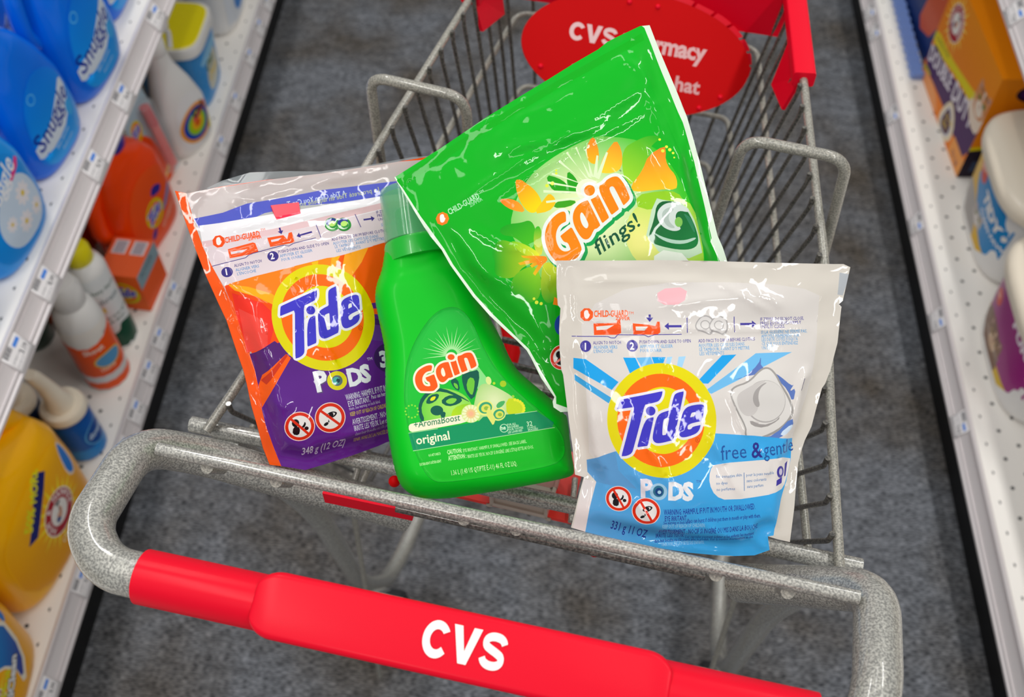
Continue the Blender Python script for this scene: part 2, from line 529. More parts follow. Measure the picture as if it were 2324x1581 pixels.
def deck_mat(name, edge_x, sign):
    """white enamelled steel deck with two rows of punched holes near its front edge"""
    m = bpy.data.materials.new(name); m.use_nodes = True
    nt = m.node_tree; b = nt.nodes['Principled BSDF']
    tc = nt.nodes.new('ShaderNodeTexCoord')
    sep = nt.nodes.new('ShaderNodeSeparateXYZ'); nt.links.new(tc.outputs['Object'], sep.inputs[0])
    def mth(op, a, bb=None, c=None):
        n = nt.nodes.new('ShaderNodeMath'); n.operation = op
        for i, v in enumerate((a, bb, c)):
            if v is None: continue
            if isinstance(v, (int, float)): n.inputs[i].default_value = v
            else: nt.links.new(v, n.inputs[i])
        return n.outputs[0]
    px, py = 0.0254, 0.0254 * 2
    dist = mth('MULTIPLY', mth('SUBTRACT', sep.outputs[0], edge_x), sign)     # distance inward from the edge
    col = mth('FLOOR', mth('DIVIDE', dist, px))
    off = mth('MULTIPLY', mth('MODULO', col, 2.0), .5)
    fx = mth('SUBTRACT', mth('FRACT', mth('DIVIDE', dist, px)), .5)
    fy = mth('SUBTRACT', mth('FRACT', mth('ADD', mth('DIVIDE', sep.outputs[1], py), off)), .5)
    rx = mth('MULTIPLY', fx, px); ry = mth('MULTIPLY', fy, py)
    d = mth('SQRT', mth('ADD', mth('MULTIPLY', rx, rx), mth('MULTIPLY', ry, ry)))
    hole = mth('LESS_THAN', d, .0031)
    near = mth('MULTIPLY', mth('LESS_THAN', dist, .0254 * 3.4), mth('GREATER_THAN', dist, .0254 * 0.5))
    k = mth('MULTIPLY', hole, near)
    mx = nt.nodes.new('ShaderNodeMix'); mx.data_type = 'RGBA'
    nt.links.new(k, mx.inputs[0]); mx.inputs[6].default_value = (*lin('f2ede6'), 1); mx.inputs[7].default_value = (*lin('2a2a2c'), 1)
    nt.links.new(mx.outputs[2], b.inputs['Base Color']); b.inputs['Roughness'].default_value = .4
    return m

rail_m = mat('price_rail_plastic', 'dcd5d5', .35, coat=.2)
black_m = mat('black_kick_plate', '08080a', .6)
back_m = mat('beige_back_panel', 'c9c0b2', .6)
LZ, UZ = 0.13, 0.47
def rail_geo(xe, z, s, y0, y1, w=.030, h=.034):
    """price channel: leaning strip with small lips, running along the shelf front; s = +1 faces +x"""
    pr = [(0, .001), (.004 * s, .0025), (.006 * s, .0005), (w * .26 * s, -h * .22), (w * .30 * s, -h * .18), (w * .36 * s, -h * .34), (w * .62 * s, -h * .72), (w * .70 * s, -h * .70), (w * .74 * s, -h * .86), (w * .84 * s, -h * .88), (w * .86 * s, -h), (w * .8 * s - .004 * s, -h - .003), (w * .35 * s, -h * .6), (0, -.012)]
    vs, fs = [], []
    for y in (y0, y1):
        for a, b in pr: vs.append((xe + a, y, z + b))
    n = len(pr)
    for k in range(n): fs.append((k, (k + 1) % n, n + (k + 1) % n, n + k))
    fs.append(tuple(range(n))); fs.append(tuple(range(2 * n - 1, n - 1, -1)))
    return vs, fs

def shelving(name, side, label):
    s = -side                      # direction the front faces
    g = empty(name, (0, 0, 0), 0, label, 'store shelving')
    e = side * 0.672               # lower deck front edge
    eu = side * 0.695
    far = side * 1.20
    lo, hi = sorted((e, far))
    box('lower_deck', (lo, -.6, LZ - .02), (hi, 3.4, LZ - .001), deck_mat(name + '_deck', e, side), g, .002)
    v, f = rail_geo(e, LZ - .002, s, -.6, 3.4, .024, .034); mesh_obj('lower_price_rail', v, f, rail_m, g, sharp=20)
    lo2, hi2 = sorted((e + side * .0, far))
    box('kick_plate', (lo2, -.6, 0), (hi2, 3.4, LZ - .025), black_m, g)
    lo, hi = sorted((eu, far))
    if side < 0:
        box('upper_deck', (lo, -.6, UZ - .02), (hi, 3.4, UZ - .001), deck_mat(name + '_updeck', eu, side), g, .002)
        v, f = rail_geo(eu, UZ - .002, s, -.6, 3.4, .028, .036); mesh_obj('upper_price_rail', v, f, rail_m, g, sharp=20)
    else:
        eu = .76
        box('upper_deck', (eu, -.6, UZ - .02), (far, 3.4, UZ - .001), deck_mat(name + '_updeck', eu, side), g, .002)
        v, f = rail_geo(eu, UZ - .002, s, -.6, 3.4, .028, .036); mesh_obj('upper_price_rail', v, f, rail_m, g, sharp=20)
    lo, hi = sorted((far, far + side * .02))
    box('back_panel', (lo, -.6, 0), (hi, 3.4, 1.1), back_m, g)
    return g
left_shelf = shelving('left_shelving_unit', -1, 'long white store shelving on the left of the aisle holding detergent')
right_shelf = shelving('right_shelving_unit', 1, 'long white store shelving on the right of the aisle holding cat litter')
left_shelf.name = 'shelving_unit'; right_shelf.name = 'shelving_unit.001'
# ------------------------------------------------------------------ shopping cart
steel = speckle_mat('speckled_grey_steel', '7d7c77', 'b9b7ae', .25, 760)
wire_m = speckle_mat('wire_steel', '807e76', 'aeaa9e', .35, 800)
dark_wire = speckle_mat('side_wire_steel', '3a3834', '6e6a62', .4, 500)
red_pl = mat('red_grip_plastic', 'e40526', .45, coat=.07, spec=.12, coat_rough=.2)
red_dk = mat('red_sign_plastic', 'c80004', .55, spec=.1)
white_ink = mat('white_ink', 'f2eee8', .5)
CYAW = math.radians(-10)
CO = np.array([-0.021, 0.336, 0.0])
cart = empty('shopping_cart', tuple(CO), CYAW, 'grey speckled wire shopping cart with a red handle grip, standing in the aisle', 'shopping cart')
_cx = np.array([math.cos(CYAW), math.sin(CYAW), 0]); _cy = np.array([-math.sin(CYAW), math.cos(CYAW), 0])
def loc(w):
    w = np.asarray(w, float) - CO
    return np.stack([w @ _cx, w @ _cy, w[..., 2]], -1)
def cl(x, y, z): return tuple(loc(bp(x, y, z)))

# handle frame tube: grip - side arms - inward bend under the rear rod
hz = .97
L = [cl(345, 1312, hz), cl(262, 1292, hz), cl(205, 1225, hz), cl(222, 1150, .965), cl(285, 1040, .955), cl(318, 1000, .945)]
R = [cl(1700, 1608, hz), cl(1920, 1660, hz), cl(1990, 1560, hz), cl(1985, 1440, .965), cl(1962, 1365, .95)]
left_arm = fillet([cl(345, 1312, hz), cl(240, 1288, hz), cl(196, 1195, .968), cl(312, 1010, .95), cl(450, 1030, .915), cl(640, 1086, .88), cl(925, 1166, .83)], .05, 10)
right_arm = fillet([cl(1690, 1606, hz), cl(1965, 1664, hz), cl(1992, 1560, .97), cl(1990, 1340, .948), cl(1860, 1332, .915), cl(1680, 1322, .85)], .05, 10)
pts = [Vector(p) for p in right_arm[::-1]] + [Vector(p) for p in left_arm]
frame = tube('handle_frame', pts, .0137, steel, cart, seg=20, sharp=60)
# grip
ga, gb = Vector(cl(325, 1308, hz)), Vector(cl(1850, 1640, hz))
G1 = (Vector(cl(1720, 1612, hz)) - ga).length
grip_e = empty('tmp'); bpy.data.objects.remove(grip_e)
tube('handle_grip', [ga, ga.lerp(gb, .02), gb], .0162, red_pl, cart, seg=32, sharp=60)
# thicker flattened middle block of the grip with rounded ends
gd = (gb - ga).normalized(); gl = (gb - ga).length
up = Vector((0, 0, 1)); gn = gd.cross(up).normalized()
camv = (Vector(loc(CAM)) - (ga + gb) / 2); camv = (camv - gd * camv.dot(gd)).normalized()
side_v = gd.cross(camv).normalized()
def gpt(t, u, v): return ga + gd * t + side_v * u + camv * v
def rounded_sec(hw, hh, r, n=5):
    o = []
    for cxx, cyy, a0 in ((hw - r, hh - r, 0), (-hw + r, hh - r, 90), (-hw + r, -hh + r, 180), (hw - r, -hh + r, 270)):
        for k in range(n + 1):
            a = math.radians(a0 + 90 * k / n); o.append((cxx + r * math.cos(a), cyy + r * math.sin(a)))
    return o
t0g = .205 * G1; t1g = .862 * G1
vs, fs = [], []
secs = []
for i in range(0, 9):
    a = i / 8; tt = t0g + .014 * (1 - math.cos(a * PI / 2)); k = math.sin(a * PI / 2)
    secs.append((tt, .45 + .55 * k))
secs += [((t0g + t1g) / 2, 1.0)]
secs += [(t0g + t1g - t, k) for t, k in secs[::-1][1:]]
for t, k in secs:
    for (u, v) in rounded_sec(.0188 * k, .0172 * (.95 + .05 * k), .0042 * k): vs.append(gpt(t, u, v))
n = len(rounded_sec(.02, .02, .006))
for i in range(len(secs) - 1):
    for j in range(n): fs.append((i * n + j, i * n + (j + 1) % n, (i + 1) * n + (j + 1) % n, (i + 1) * n + j))
fs += [tuple(range(n - 1, -1, -1)), tuple(range((len(secs) - 1) * n, len(secs) * n))]
gblock = mesh_obj('handle_sleeve', vs, fs, red_pl, cart, sharp=40)
# store letters printed on the sleeve
S = text_segs('CVS', .03, 4, 1.04)
art = Art()
tc_ = (Vector(cl(1062, 1465, hz)) - ga).dot(gd)
wS = max(S[:, 0].max(), S[:, 2].max())
# letters as a thin inlay
def flat_letters(name, body, P3, col_m, parent, bold=.045, res=4, spacing=.9):
    S = text_segs(body, bold, res, spacing)
    V = [Vector((p[0], p[1])) for s in S for p in (s[:2], s[2:])]
    r = delaunay_2d_cdt(V, [(2 * i, 2 * i + 1) for i in range(len(S))], [], 0, 1e-4, False)
    P = np.array([v[:] for v in r[0]]); T = np.array(r[2])
    T = T[inside(S, P[T].mean(1))]
    W = P3(P)
    return mesh_obj(name, W, T, col_m, parent, smooth=False)
LH = .0245
flat_letters('printed_letters', 'CVS', lambda P: [tuple(gpt(tc_ + (p[0] - wS / 2) * LH * 1.22 * 1.02 + (p[1] - .35) * LH * .0, -(p[1] - .35) * LH * 1.12 - .0003, .0178)) for p in P], white_ink, gblock, bold=.03, spacing=1.04)

# rear rod, top bar, lower bar
zr = .875
rl, rr_ = cl(435, 962, zr), cl(1955, 1287, zr)
tube('rear_rod', [rl, rr_], .0062, steel, cart, seg=18, sharp=40)
zt = .962
ta, tb = cl(358, 1018, zt), cl(1950, 1356, zt)
tube('top_bar', [ta, tb], .0043, steel, cart, seg=16, sharp=40)
la, lb = cl(900, 1150, .925), cl(1600, 1305, .925)
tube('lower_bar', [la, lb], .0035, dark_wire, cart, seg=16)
for (x, y) in ((470, 1060), (627, 1091), (1053, 1177), (1172, 1200), (1625, 1303), (1788, 1343)):
    p = Vector(cl(x, y, .955))
    tube('hook_wire', [p, p + Vector((0, .012, -.022))], .0042, wire_m, cart, seg=14)
# red plastic seat-back panel seen edge-on between the hooks
for (x0, y0, x1, y1) in ((735, 1118, 935, 1160), (1335, 1232, 1565, 1288)):
    a, b = Vector(cl(x0, y0, .915)), Vector(cl(x1, y1, .915))
    n_ = (b - a).normalized().cross(Vector((0, 0, 1)))
    vs = []
    for p in (a, b):
        for q, zz in ((-.002, .003), (.002, .003), (.002, -.010), (-.002, -.010)): vs.append(p + n_ * q + Vector((0, 0, zz)))
    mesh_obj('seat_back_panel', vs, [(0, 1, 2, 3), (7, 6, 5, 4), (0, 4, 5, 1), (1, 5, 6, 2), (2, 6, 7, 3), (3, 7, 4, 0)], red_pl, cart, smooth=False)
for (x, y, z) in ((895, 1092, .90), (955, 1160, .9), (1350, 1250, .9)):
    p = Vector(cl(x, y, z))
    bm = bmesh.new(); bmesh.ops.create_uvsphere(bm, u_segments=12, v_segments=8, radius=.0042)
    for v in bm.verts: v.co = v.co + p
    bm_obj('rivet', bm, red_dk, cart)

# basket rim: rises a little towards the front
rimL = [cl(468, 978, .885), cl(556, 850, .90), cl(865, 318, .93)]
YF = .63
def ext(a, b, y):
    a, b = Vector(a), Vector(b); t = (y - a.y) / (b.y - a.y); return a + (b - a) * t
rl1 = Vector(cl(1065, 0, .93)); rr1 = Vector(cl(1815, 110, .93))
rimLf = ext(cl(865, 320, .93), rl1, YF); rimRf = ext(cl(1852, 440, .93), rr1, YF)
rimR = [cl(1906, 1292, .885), cl(1885, 950, .90), cl(1872, 590, .925), cl(1856, 465, .93)]
path = [Vector(p) for p in rimL] + [rimLf, rimRf] + [Vector(p) for p in rimR[::-1]]
tube('basket_rim', fillet(path, .03, 6), .0036, wire_m, cart, seg=12)
def rim_at(side, y):
    pl = ([Vector(p) for p in rimL] + [rimLf]) if side < 0 else ([Vector(p) for p in rimR] + [rimRf])
    for a, b in zip(pl[:-1], pl[1:]):
        if a.y - 1e-6 <= y <= b.y + 1e-6: return a.lerp(b, (y - a.y) / (b.y - a.y))
    return pl[-1]
ZB = .58
def low_at(side, y):
    """foot of the side wire that hangs from the rim at y"""
    r = rim_at(side, y)
    lean = .42 * max(0, 1 - y / .62) ** .6
    x = r.x * (1 - .0) + (-side) * (.052 if side > 0 else .02)
    return Vector((x, y + lean * (r.z - ZB), ZB))
def side_pt(side, y, z):
    a, b = rim_at(side, y), low_at(side, y)
    return a.lerp(b, (a.z - z) / (a.z - b.z))
ys = [.035 + .0272 * k for k in range(22)]
for side in (-1, 1):
    for y in ys:
        if y > .605: continue
        a, b = rim_at(side, y), low_at(side, y)
        d = Vector((-side * .003, 0, .002))
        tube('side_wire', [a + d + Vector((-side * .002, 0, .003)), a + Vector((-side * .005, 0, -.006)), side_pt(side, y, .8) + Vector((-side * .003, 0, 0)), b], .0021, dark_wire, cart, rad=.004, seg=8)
# rings around the basket
def front_pt(side, z):
    a = rim_at(side, .618); b = low_at(side, .618); p = a.lerp(b, (a.z - z) / (a.z - b.z)); p.y = .622; return p
for z in (.83, .73, .655, ZB):
    l = [side_pt(-1, y, z) for y in (.03, .15, .3, .45, .58)] + [front_pt(-1, z)]
    r = [side_pt(1, y, z) for y in (.03, .15, .3, .45, .58)] + [front_pt(1, z)]
    tube('basket_ring', fillet(l + r[::-1], .018, 5), .0031, wire_m, cart, seg=10)
# front panel and floor wires
for k in range(9):
    t = (k + .5) / 9
    a = rimLf.lerp(rimRf, t); b = front_pt(-1, ZB).lerp(front_pt(1, ZB), t)
    b2 = low_at(-1, .03).lerp(low_at(1, .03), t)
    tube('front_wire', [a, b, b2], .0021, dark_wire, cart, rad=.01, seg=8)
for k in range(5):
    y = .1 + .1 * k
    tube('floor_wire', [low_at(-1, y), low_at(1, y)], .0026, wire_m, cart, seg=8)
# upright loops of the child seat
def loop(a, b, zt_, nm, wa, wb):
    pa, pb = Vector(cl(*a, zt_)), Vector(cl(*b, zt_))
    qa, qb = pa + Vector((wa, 0, -.16)), pb + Vector((wb, 0, -.16))
    tube('seat_back_loop', fillet([qa, pa, pb, qb], .018, 8), .0046, wire_m, cart, seg=14)
def loop_bar(a, b, zt_, wa, wb):
    pa, pb = Vector(cl(*a, zt_)) + Vector((wa, 0, -.158)), Vector(cl(*b, zt_)) + Vector((wb, 0, -.158))
    tube('seat_back_bar', [pa, pb], .0042, wire_m, cart, seg=12)
loop_bar((838, 172), (1056, 222), .975, .0, .004)
loop_bar((1690, 315), (1925, 362), .975, -.012, .010)
loop((838, 172), (1056, 222), .975, 'l', .0, .004)
loop((1690, 315), (1925, 362), .975, 'r', -.012, .010)
# child seat floor seen between the packages
zs = .795
sp = [cl(1010, 1118, zs), cl(1296, 1184, zs), cl(1330, 1030, zs), cl(1060, 985, zs)]
c_ = sum((Vector(p) for p in sp), Vector()) / 4
vs = [Vector(p) for p in sp] + [Vector(p) - Vector((0, 0, .004)) for p in sp]
flap = mesh_obj('seat_flap', vs, [(0, 1, 2, 3), (7, 6, 5, 4), (0, 4, 5, 1), (1, 5, 6, 2), (2, 6, 7, 3), (3, 7, 4, 0)], mat('orange_red_flap', 'ee2410', .35, coat=.3), cart, smooth=False)
def bar_between(name, p0, p1, w, h, m, parent, zz):
    a, b = Vector(cl(*p0, zz)), Vector(cl(*p1, zz)); d = (b - a).normalized(); nn = d.cross(Vector((0, 0, 1)))
    bm = bmesh.new(); r = bmesh.ops.create_cube(bm, size=1.0)
    for v in r['verts']:
        c = v.co.copy(); v.co = (a + b) / 2 + d * c.x * (b - a).length + nn * c.y * w + Vector((0, 0, 1)) * (c.z * h)
    bmesh.ops.bevel(bm, geom=bm.edges[:], offset=min(w, h) * .25, segments=3, affect='EDGES')
    return bm_obj(name, bm, m, parent)
belt = mat('beige_plastic', 'b5a597', .35, coat=.3)
bar_between('flap_rib', (1118, 1112), (1248, 1143), .012, .018, belt, flap, zs + .008)
bar_between('flap_rib', (1150, 1072), (1262, 1099), .012, .018, mat('rosy_plastic', 'b07a70', .35, coat=.3), flap, zs + .008)
for (a, b) in (((1085, 1090), (1330, 1148)), ((880, 1040), (1000, 1066)), ((832, 1030), (1100, 1092)), ((1140, 770), (1330, 812)), ((1160, 828), (1330, 868)), ((1230, 890), (1340, 915))):
    tube('seat_wire', [Vector(cl(*a, .83)), Vector(cl(*b, .83))], .0029, dark_wire, cart, seg=10)
for (a, b) in (((822, 1030), (800, 1110)), ((846, 1040), (815, 1110)), ((1305, 1086), (1296, 1184)), ((1125, 720), (1165, 930)), ((1235, 860), (1260, 960))):
    tube('seat_wire', [Vector(cl(*a, .80)), Vector(cl(*b, .80))], .0026, wire_m, cart, seg=10)
tube('seat_strap', [Vector(cl(1150, 745, .76)), Vector(cl(1160, 800, .755)), Vector(cl(1150, 840, .75))], .009, red_dk, cart, seg=10)

# sign at the front of the basket
sg = Plane((1440, 0, 1.03), (1185, 110, 1.035), (1570, 262, 1.065))
SIGN_C = (1441, 122)
def ellpts(cx, cy, rx, ry, rot, n=72):
    c, s = math.cos(math.radians(rot)), math.sin(math.radians(rot))
    return [(cx + rx * math.cos(t) * c - ry * math.sin(t) * s, cy + rx * math.cos(t) * s + ry * math.sin(t) * c) for t in (2 * PI * k / n for k in range(n))]
signo = ellpts(1441, 122, 260, 139, 9)
sa = Art()
sa.text('CVS', 1288, 88, 56, 'e9c2c2', -10, 1.1, .03, .0, spacing=1.0, fit=108)
sa.text('/', 1398, 112, 54, 'e9c2c2', -10, 1, .02)
sa.text('pharmacy', 1416, 106, 56, 'e3b4b4', -10.5, .90, .035, spacing=.92)
sa.text("c", 1292, 160, 36, 'dca6a6', -10.5, 1.1, .03)
sa.text("hat", 1584, 214, 46, 'dca6a6', -10.5, 1.0, .03, align='r')
base = sg.at(np.array([[1441., 122.]]))[0]
sred = print_mat('sign_print', .55, .0, spec=.1)
def fsign(P): return loc(sg.at(P, .004))
so = printed('sign_disc', signo, 'c80004', sa, fsign, sred, cart, step=16)
v = [tuple(loc(sg.at(np.array([p]), h)[0])) for h in (.004, -.004) for p in [(q[0], q[1]) for q in ellpts(1441, 122, 260, 139, 9)]]
mesh_obj('sign_edge', v, [(k, (k + 1) % 72, 72 + (k + 1) % 72, 72 + k) for k in range(72)] + [tuple(range(143, 71, -1))], red_dk, so, sharp=30)
for (x, y) in ((1427, 5), (1491, 16), (1226, 150), (1632, 220), (1584, 245)):
    p = Vector(loc(sg.at(np.array([[x, y]], float), .004)[0]))
    bm = bmesh.new(); bmesh.ops.create_uvsphere(bm, u_segments=12, v_segments=8, radius=.0026)
    for q in bm.verts: q.co = q.co + p
    bm_obj('rivet', bm, red_pl, so)
# toothed ring of the sign's back half
for k in range(12):
    a0 = -86 + k * 12.2
    arc = [(a0 + t) for t in (0, 2.6, 5.2, 7.8, 10.2)]
    def rp(a, rx, ry):
        t = math.radians(a); c, s = math.cos(math.radians(9)), math.sin(math.radians(9))
        return (1445 + rx * math.cos(t) * c - ry * math.sin(t) * s, 112 + rx * math.cos(t) * s + ry * math.sin(t) * c)
    if a0 > 12 : continue
    o = [rp(a, 270, 147) for a in arc] + [rp(a, 238, 118) for a in arc[::-1]]
    vs = [tuple(loc(sg.at(np.array([p]), h)[0])) for h in (-.010, -.018) for p in o]
    mesh_obj('sign_tooth', vs, [tuple(range(10)), tuple(range(19, 9, -1))] + [(j, 10 + j, 10 + (j + 1) % 10, (j + 1) % 10) for j in range(10)], red_pl, so, sharp=30)

# red corner bumpers and cross bar on the front of the rim
def bumper(side):
    y0 = .455 if side > 0 else .50
    pts = []
    for y in (y0, y0 + .05, YF):
        pts.append(rim_at(side, y) + Vector((0, 0, .001)))
    hw, hh = .0075, .010
    sec = rounded_sec(1, 1.3, .3, 3)
    v, f = tube_geo(pts, .0075, len(sec), sec=sec)
    o = mesh_obj('corner_bumper', v, f, red_pl, cart, sharp=40)
    # hanging tongue on the inner side
    a = rim_at(side, y0 + .0); b = rim_at(side, y0 + .05)
    inn = Vector((-side * .010, 0, 0))
    vs = [a + inn * .3 + Vector((0, 0, .004)), b + inn + Vector((0, 0, .004)), b + inn * 1.6 + Vector((0, 0, -.05)), a + inn * 1.2 + Vector((0, 0, -.036))]
    vs += [p + Vector((side * .003, 0, 0)) for p in vs]
    mesh_obj('bumper_tongue', vs, [(0, 1, 2, 3), (7, 6, 5, 4), (0, 4, 5, 1), (1, 5, 6, 2), (2, 6, 7, 3), (3, 7, 4, 0)], red_pl, o, smooth=False)
bumper(1); bumper(-1)
fa, fb = rimLf.copy(), rimRf.copy()
fa = rim_at(-1, .585); fb = rim_at(1, .585)
vs = []
for p in (fa, fb):
    for dy, dz in ((-.006, .006), (.01, .008), (.012, -.05), (-.004, -.052)): vs.append(p + Vector((0, dy, dz)))
mesh_obj('front_cross_bar', vs, [(3, 2, 1, 0), (4, 5, 6, 7), (0, 1, 5, 4), (1, 2, 6, 5), (2, 3, 7, 6), (3, 0, 4, 7)], red_pl, cart, smooth=False)

# legs, base frame and casters
for side in (-1, 1):
    x = side * .225
    leg = [Vector((x, .02, .87)), Vector((x, .10, .60)), Vector((x * 1.02, .15, .30)), Vector((x * 1.03, .23, .14)), Vector((x * .9, .62, .13))]
    tube('leg_frame', fillet(leg, .07, 8), .011, steel, cart, seg=14)
    tube('brace_wire', [Vector((x * .86, .12, .62)), Vector((x * .93, .10, .12))], .003, wire_m, cart, seg=8)
    for y in (.20, .58):
        xx = x * (1.03 if y < .4 else .92)
        w = lathe('caster_wheel', [(.008, -.014), (.044, -.014), (.050, -.009), (.050, .009), (.044, .014), (.008, .014)], mat('grey_rubber', '303234', .6), cart, 24)
        w.rotation_euler = (0, PI / 2, 0); w.location = (xx, y, .051)
        bm = bmesh.new()
        for q in (-.020, .020): box_bm(bm, (xx + q - .0015, y - .014, .045), (xx + q + .0015, y + .014, .122), .001)
        box_bm(bm, (xx - .0215, y - .014, .118), (xx + .0215, y + .014, .124), .001)
        bm_obj('caster_fork', bm, steel, cart)
tube('base_cross_bar', [Vector((-.205, .60, .13)), Vector((.205, .60, .13))], .009, steel, cart, seg=12)
# ------------------------------------------------------------------ packages in the cart
FIT.update({'ALIGN TO NOTCH': 62, 'ALIGNER VERS': 53, "L'ENCOCHE": 43, 'PUSH DOWN AND SLIDE TO OPEN': 115, 'APPUYER ET GLISSER': 73, 'POUR OUVRIR': 48, 'ADD PACS TO DRUM BEFORE CLOTHES': 130,
  'AJOUTER LES CAPSULES DANS': 105, "LE TAMBOUR, AVANT D'Y METTRE": 115, 'LES VÊTEMENTS': 56, 'IF ZIPPER DOES NOT CLOSE,': 99, 'PRESS BOTH SIDES FIRMLY': 93, 'UNTIL IT CLICKS.': 56, 'SI LA GLISSIÈRE NE FERME PAS,': 105,
  'APPUYEZ FERMEMENT SUR': 86, "LES DEUX CÔTÉS JUSQU'À": 83, 'CE QUE VOUS ENTENDIEZ': 83, 'UN DÉCLIC.': 34,
  'WARNING: HARMFUL IF PUT IN MOUTH OR SWALLOWED.': 206, (1502, 'EYE IRRITANT.'): 50, 'Pacs can burst if children put them in mouth or play with them.': 166, 'See warning on back label.': 60, (1498, 'KEEP OUT OF REACH OF CHILDREN.'): 95,
  'AVERTISSEMENT : NOCIF SI INGÉRÉ OU MIS DANS LA BOUCHE.': 226, 'IRRITE LES YEUX.': 64, 'Les capsules peuvent éclater si les enfants les mettent': 155, "dans leur bouche ou s'ils jouent avec le produit. Voir la mention Avertissement au dos.": 224, 'TENIR HORS DE LA PORTÉE DES ENFANTS.': 98,
  '331 g 11 OZ': 84, 'free': 60, 'gentle': 76, 'for sensitive skin': 59, 'pour la peau sensible': 66,
  'WARNING: HARMFUL IF PUT IN MOUTH': 122, (775, 'EYE IRRITANT.'): 52, 'Pacs can burst if children': 66, 'them. See warning on back label.': 74, (780, 'KEEP OUT OF REACH OF CHILDREN.'): 92, 'AVERTISSEMENT : NOCIF SI': 98, 'IRRITE LES YEUX. Les capsules': 100,
  "dans leur bouche ou s'ils jouent": 96, 'TENIR HORS DE LA PORTÉE DES': 92, '348 g (12 OZ)': 100, 'A Tide Clean You Can Trust': 158, 'La propreté Tide en laquelle vous': 196,
  (510, 'CHILD-GUARD'): 80, (1020, 'CHILD-GUARD'): 78, (1347, 'CHILD-GUARD'): 77, 'flings!': 116,
  'CAUTION:': 33, 'EYE IRRITANT. HARMFUL IF SWALLOWED. SEE BACK LABEL.': 142, 'ATTENTION :': 40, "IRRITE LES YEUX. NOCIF SI INGÉRÉ. LIRE L'ÉTIQUETTE AU DOS.": 147, '1.36 L (1.43 US QT/PTE É.-U.) 46 FL OZ LIQ.': 148, 'DETERGENT-DÉTERGENT': 48, '01471853': 27, 'original': 75, '+AromaBoost': 104})
film = print_mat('glossy_printed_film', .38, .52, bump=.05, bscale=30, coat_rough=.04, spec=.08)
film_clear = print_mat('clear_top_film', .38, .52, bump=.05, bscale=30, alpha=True, coat_rough=.04, spec=.08)
hdpe = print_mat('green_bottle_plastic', .45, .05, spec=.15, bump=.0, coat_rough=.15)

def creases(P, cs):
    """folds in the film: each is (x0, y0, x1, y1, height in mm, width in px); a fold is sharper on one side"""
    h = np.zeros(len(P))
    for x0, y0, x1, y1, a, w in cs:
        d = np.array([x1 - x0, y1 - y0], float); L = np.hypot(*d); d /= L; n = np.array([-d[1], d[0]])
        r = P - np.array([x0, y0]); s = r @ d / L; q = r @ n
        wob = np.sin(s * 7 + x0) * w * .35
        q = q + wob
        taper = np.clip(np.minimum(s, 1 - s) * 4, 0, 1); taper = taper * taper * (3 - 2 * taper)
        h += a / 1000 * taper * np.exp(-np.abs(q / w) ** 1.5)
    return h
def lumps(P, sc, amp, seed):
    return np.array([noise.noise(Vector((p[0] / sc, p[1] / sc, seed))) for p in P]) * amp / 1000
def pouch(name, outline, plane, art, base, cs, label, cat, bulge, back_col, group=None, mat_=film, step=8, seedn=1.0, alpha=1.0, margin=34, wr=1.0):
    """flat stand-up pouch: printed front film with its filling pushing it out, plain back film, both meeting at the seal"""
    cen = np.mean(np.array(outline, float), 0, keepdims=True)
    o3 = plane.at(cen)[0]
    root = empty(name, tuple(o3), 0, label, cat, group)
    O = segs_of([outline])
    def hf(P):
        d = seg_dist(O, P)
        k = np.clip((d - margin * .6) / margin, 0, 1); k = k * k * (3 - 2 * k)
        h = bulge(P) * k + creases(P, cs) * np.clip(d / 12, 0, 1)
        h += (lumps(P, 85, 1.5 * wr, seedn) + lumps(P, 30, .22 * wr, seedn + 5)) * np.clip(d / 14, .15, 1) + .0006
        return h
    def fm(P): return plane.at(P, hf(P)) - o3
    front = printed('front_film', outline, base, art, fm, mat_, root, step=step, rings=(4, 12), alpha=alpha)
    def fb(P):
        d = seg_dist(O, P); k = np.clip(d / 60, 0, 1)
        return plane.at(P, -.0004 - .35 * bulge(P) * k) - o3
    printed('back_film', outline, back_col, None, fb, mat_, root, step=24, alpha=alpha)
    return root, front, hf, o3

def gauss(P, x, y, rx, ry, a, rot=0):
    c, s = math.cos(math.radians(rot)), math.sin(math.radians(rot))
    dx, dy = P[:, 0] - x, P[:, 1] - y; u = dx * c + dy * s; v = -dx * s + dy * c
    return a * np.exp(-((u / rx) ** 2 + (v / ry) ** 2) ** 1.3)

# ---------- round word mark, traced once in its own square and placed where it is printed
def z(pts, s, ox, oy): return [(x / s + ox, y / s + oy) for x, y in pts]
def D(*p): return [p[0]] + [q for q in p]
NV = '3f38c0'
T_ = [(165, 650), (165, 650), (205, 515), (230, 500), (798, 378), (798, 378), (785, 450), (745, 515), (690, 535), (545, 570), (545, 570), (395, 1190), (370, 1265), (300, 1305), (226, 1312), (226, 1312), (400, 606), (400, 606)]
I_ = [(545, 768), (672, 738), (672, 738), (588, 1145), (588, 1145), (440, 1176), (440, 1176)]
DD = [(1098, 378), (1098, 378), (950, 1060), (950, 1060), (760, 1110), (690, 1105), (655, 1060), (655, 990), (700, 770), (740, 700), (800, 668), (905, 640), (905, 640), (950, 450), (985, 405)]
DH = [(800, 775), (835, 757), (885, 752), (885, 752), (840, 985), (840, 985), (800, 995), (785, 985)]
EE = [(1390, 600), (1345, 795), (1345, 795), (1150, 840), (1142, 905), (1165, 917), (1200, 905), (1215, 875), (1330, 850), (1330, 850), (1310, 925), (1250, 985), (1090, 1032), (1030, 1010), (1015, 930), (1065, 700), (1110, 620), (1180, 580), (1330, 558), (1375, 575)]
EH = [(1180, 745), (1180, 745), (1195, 690), (1215, 675), (1250, 672), (1250, 690), (1240, 730), (1240, 730)]
def soft(p): return chaikin(p, 2)
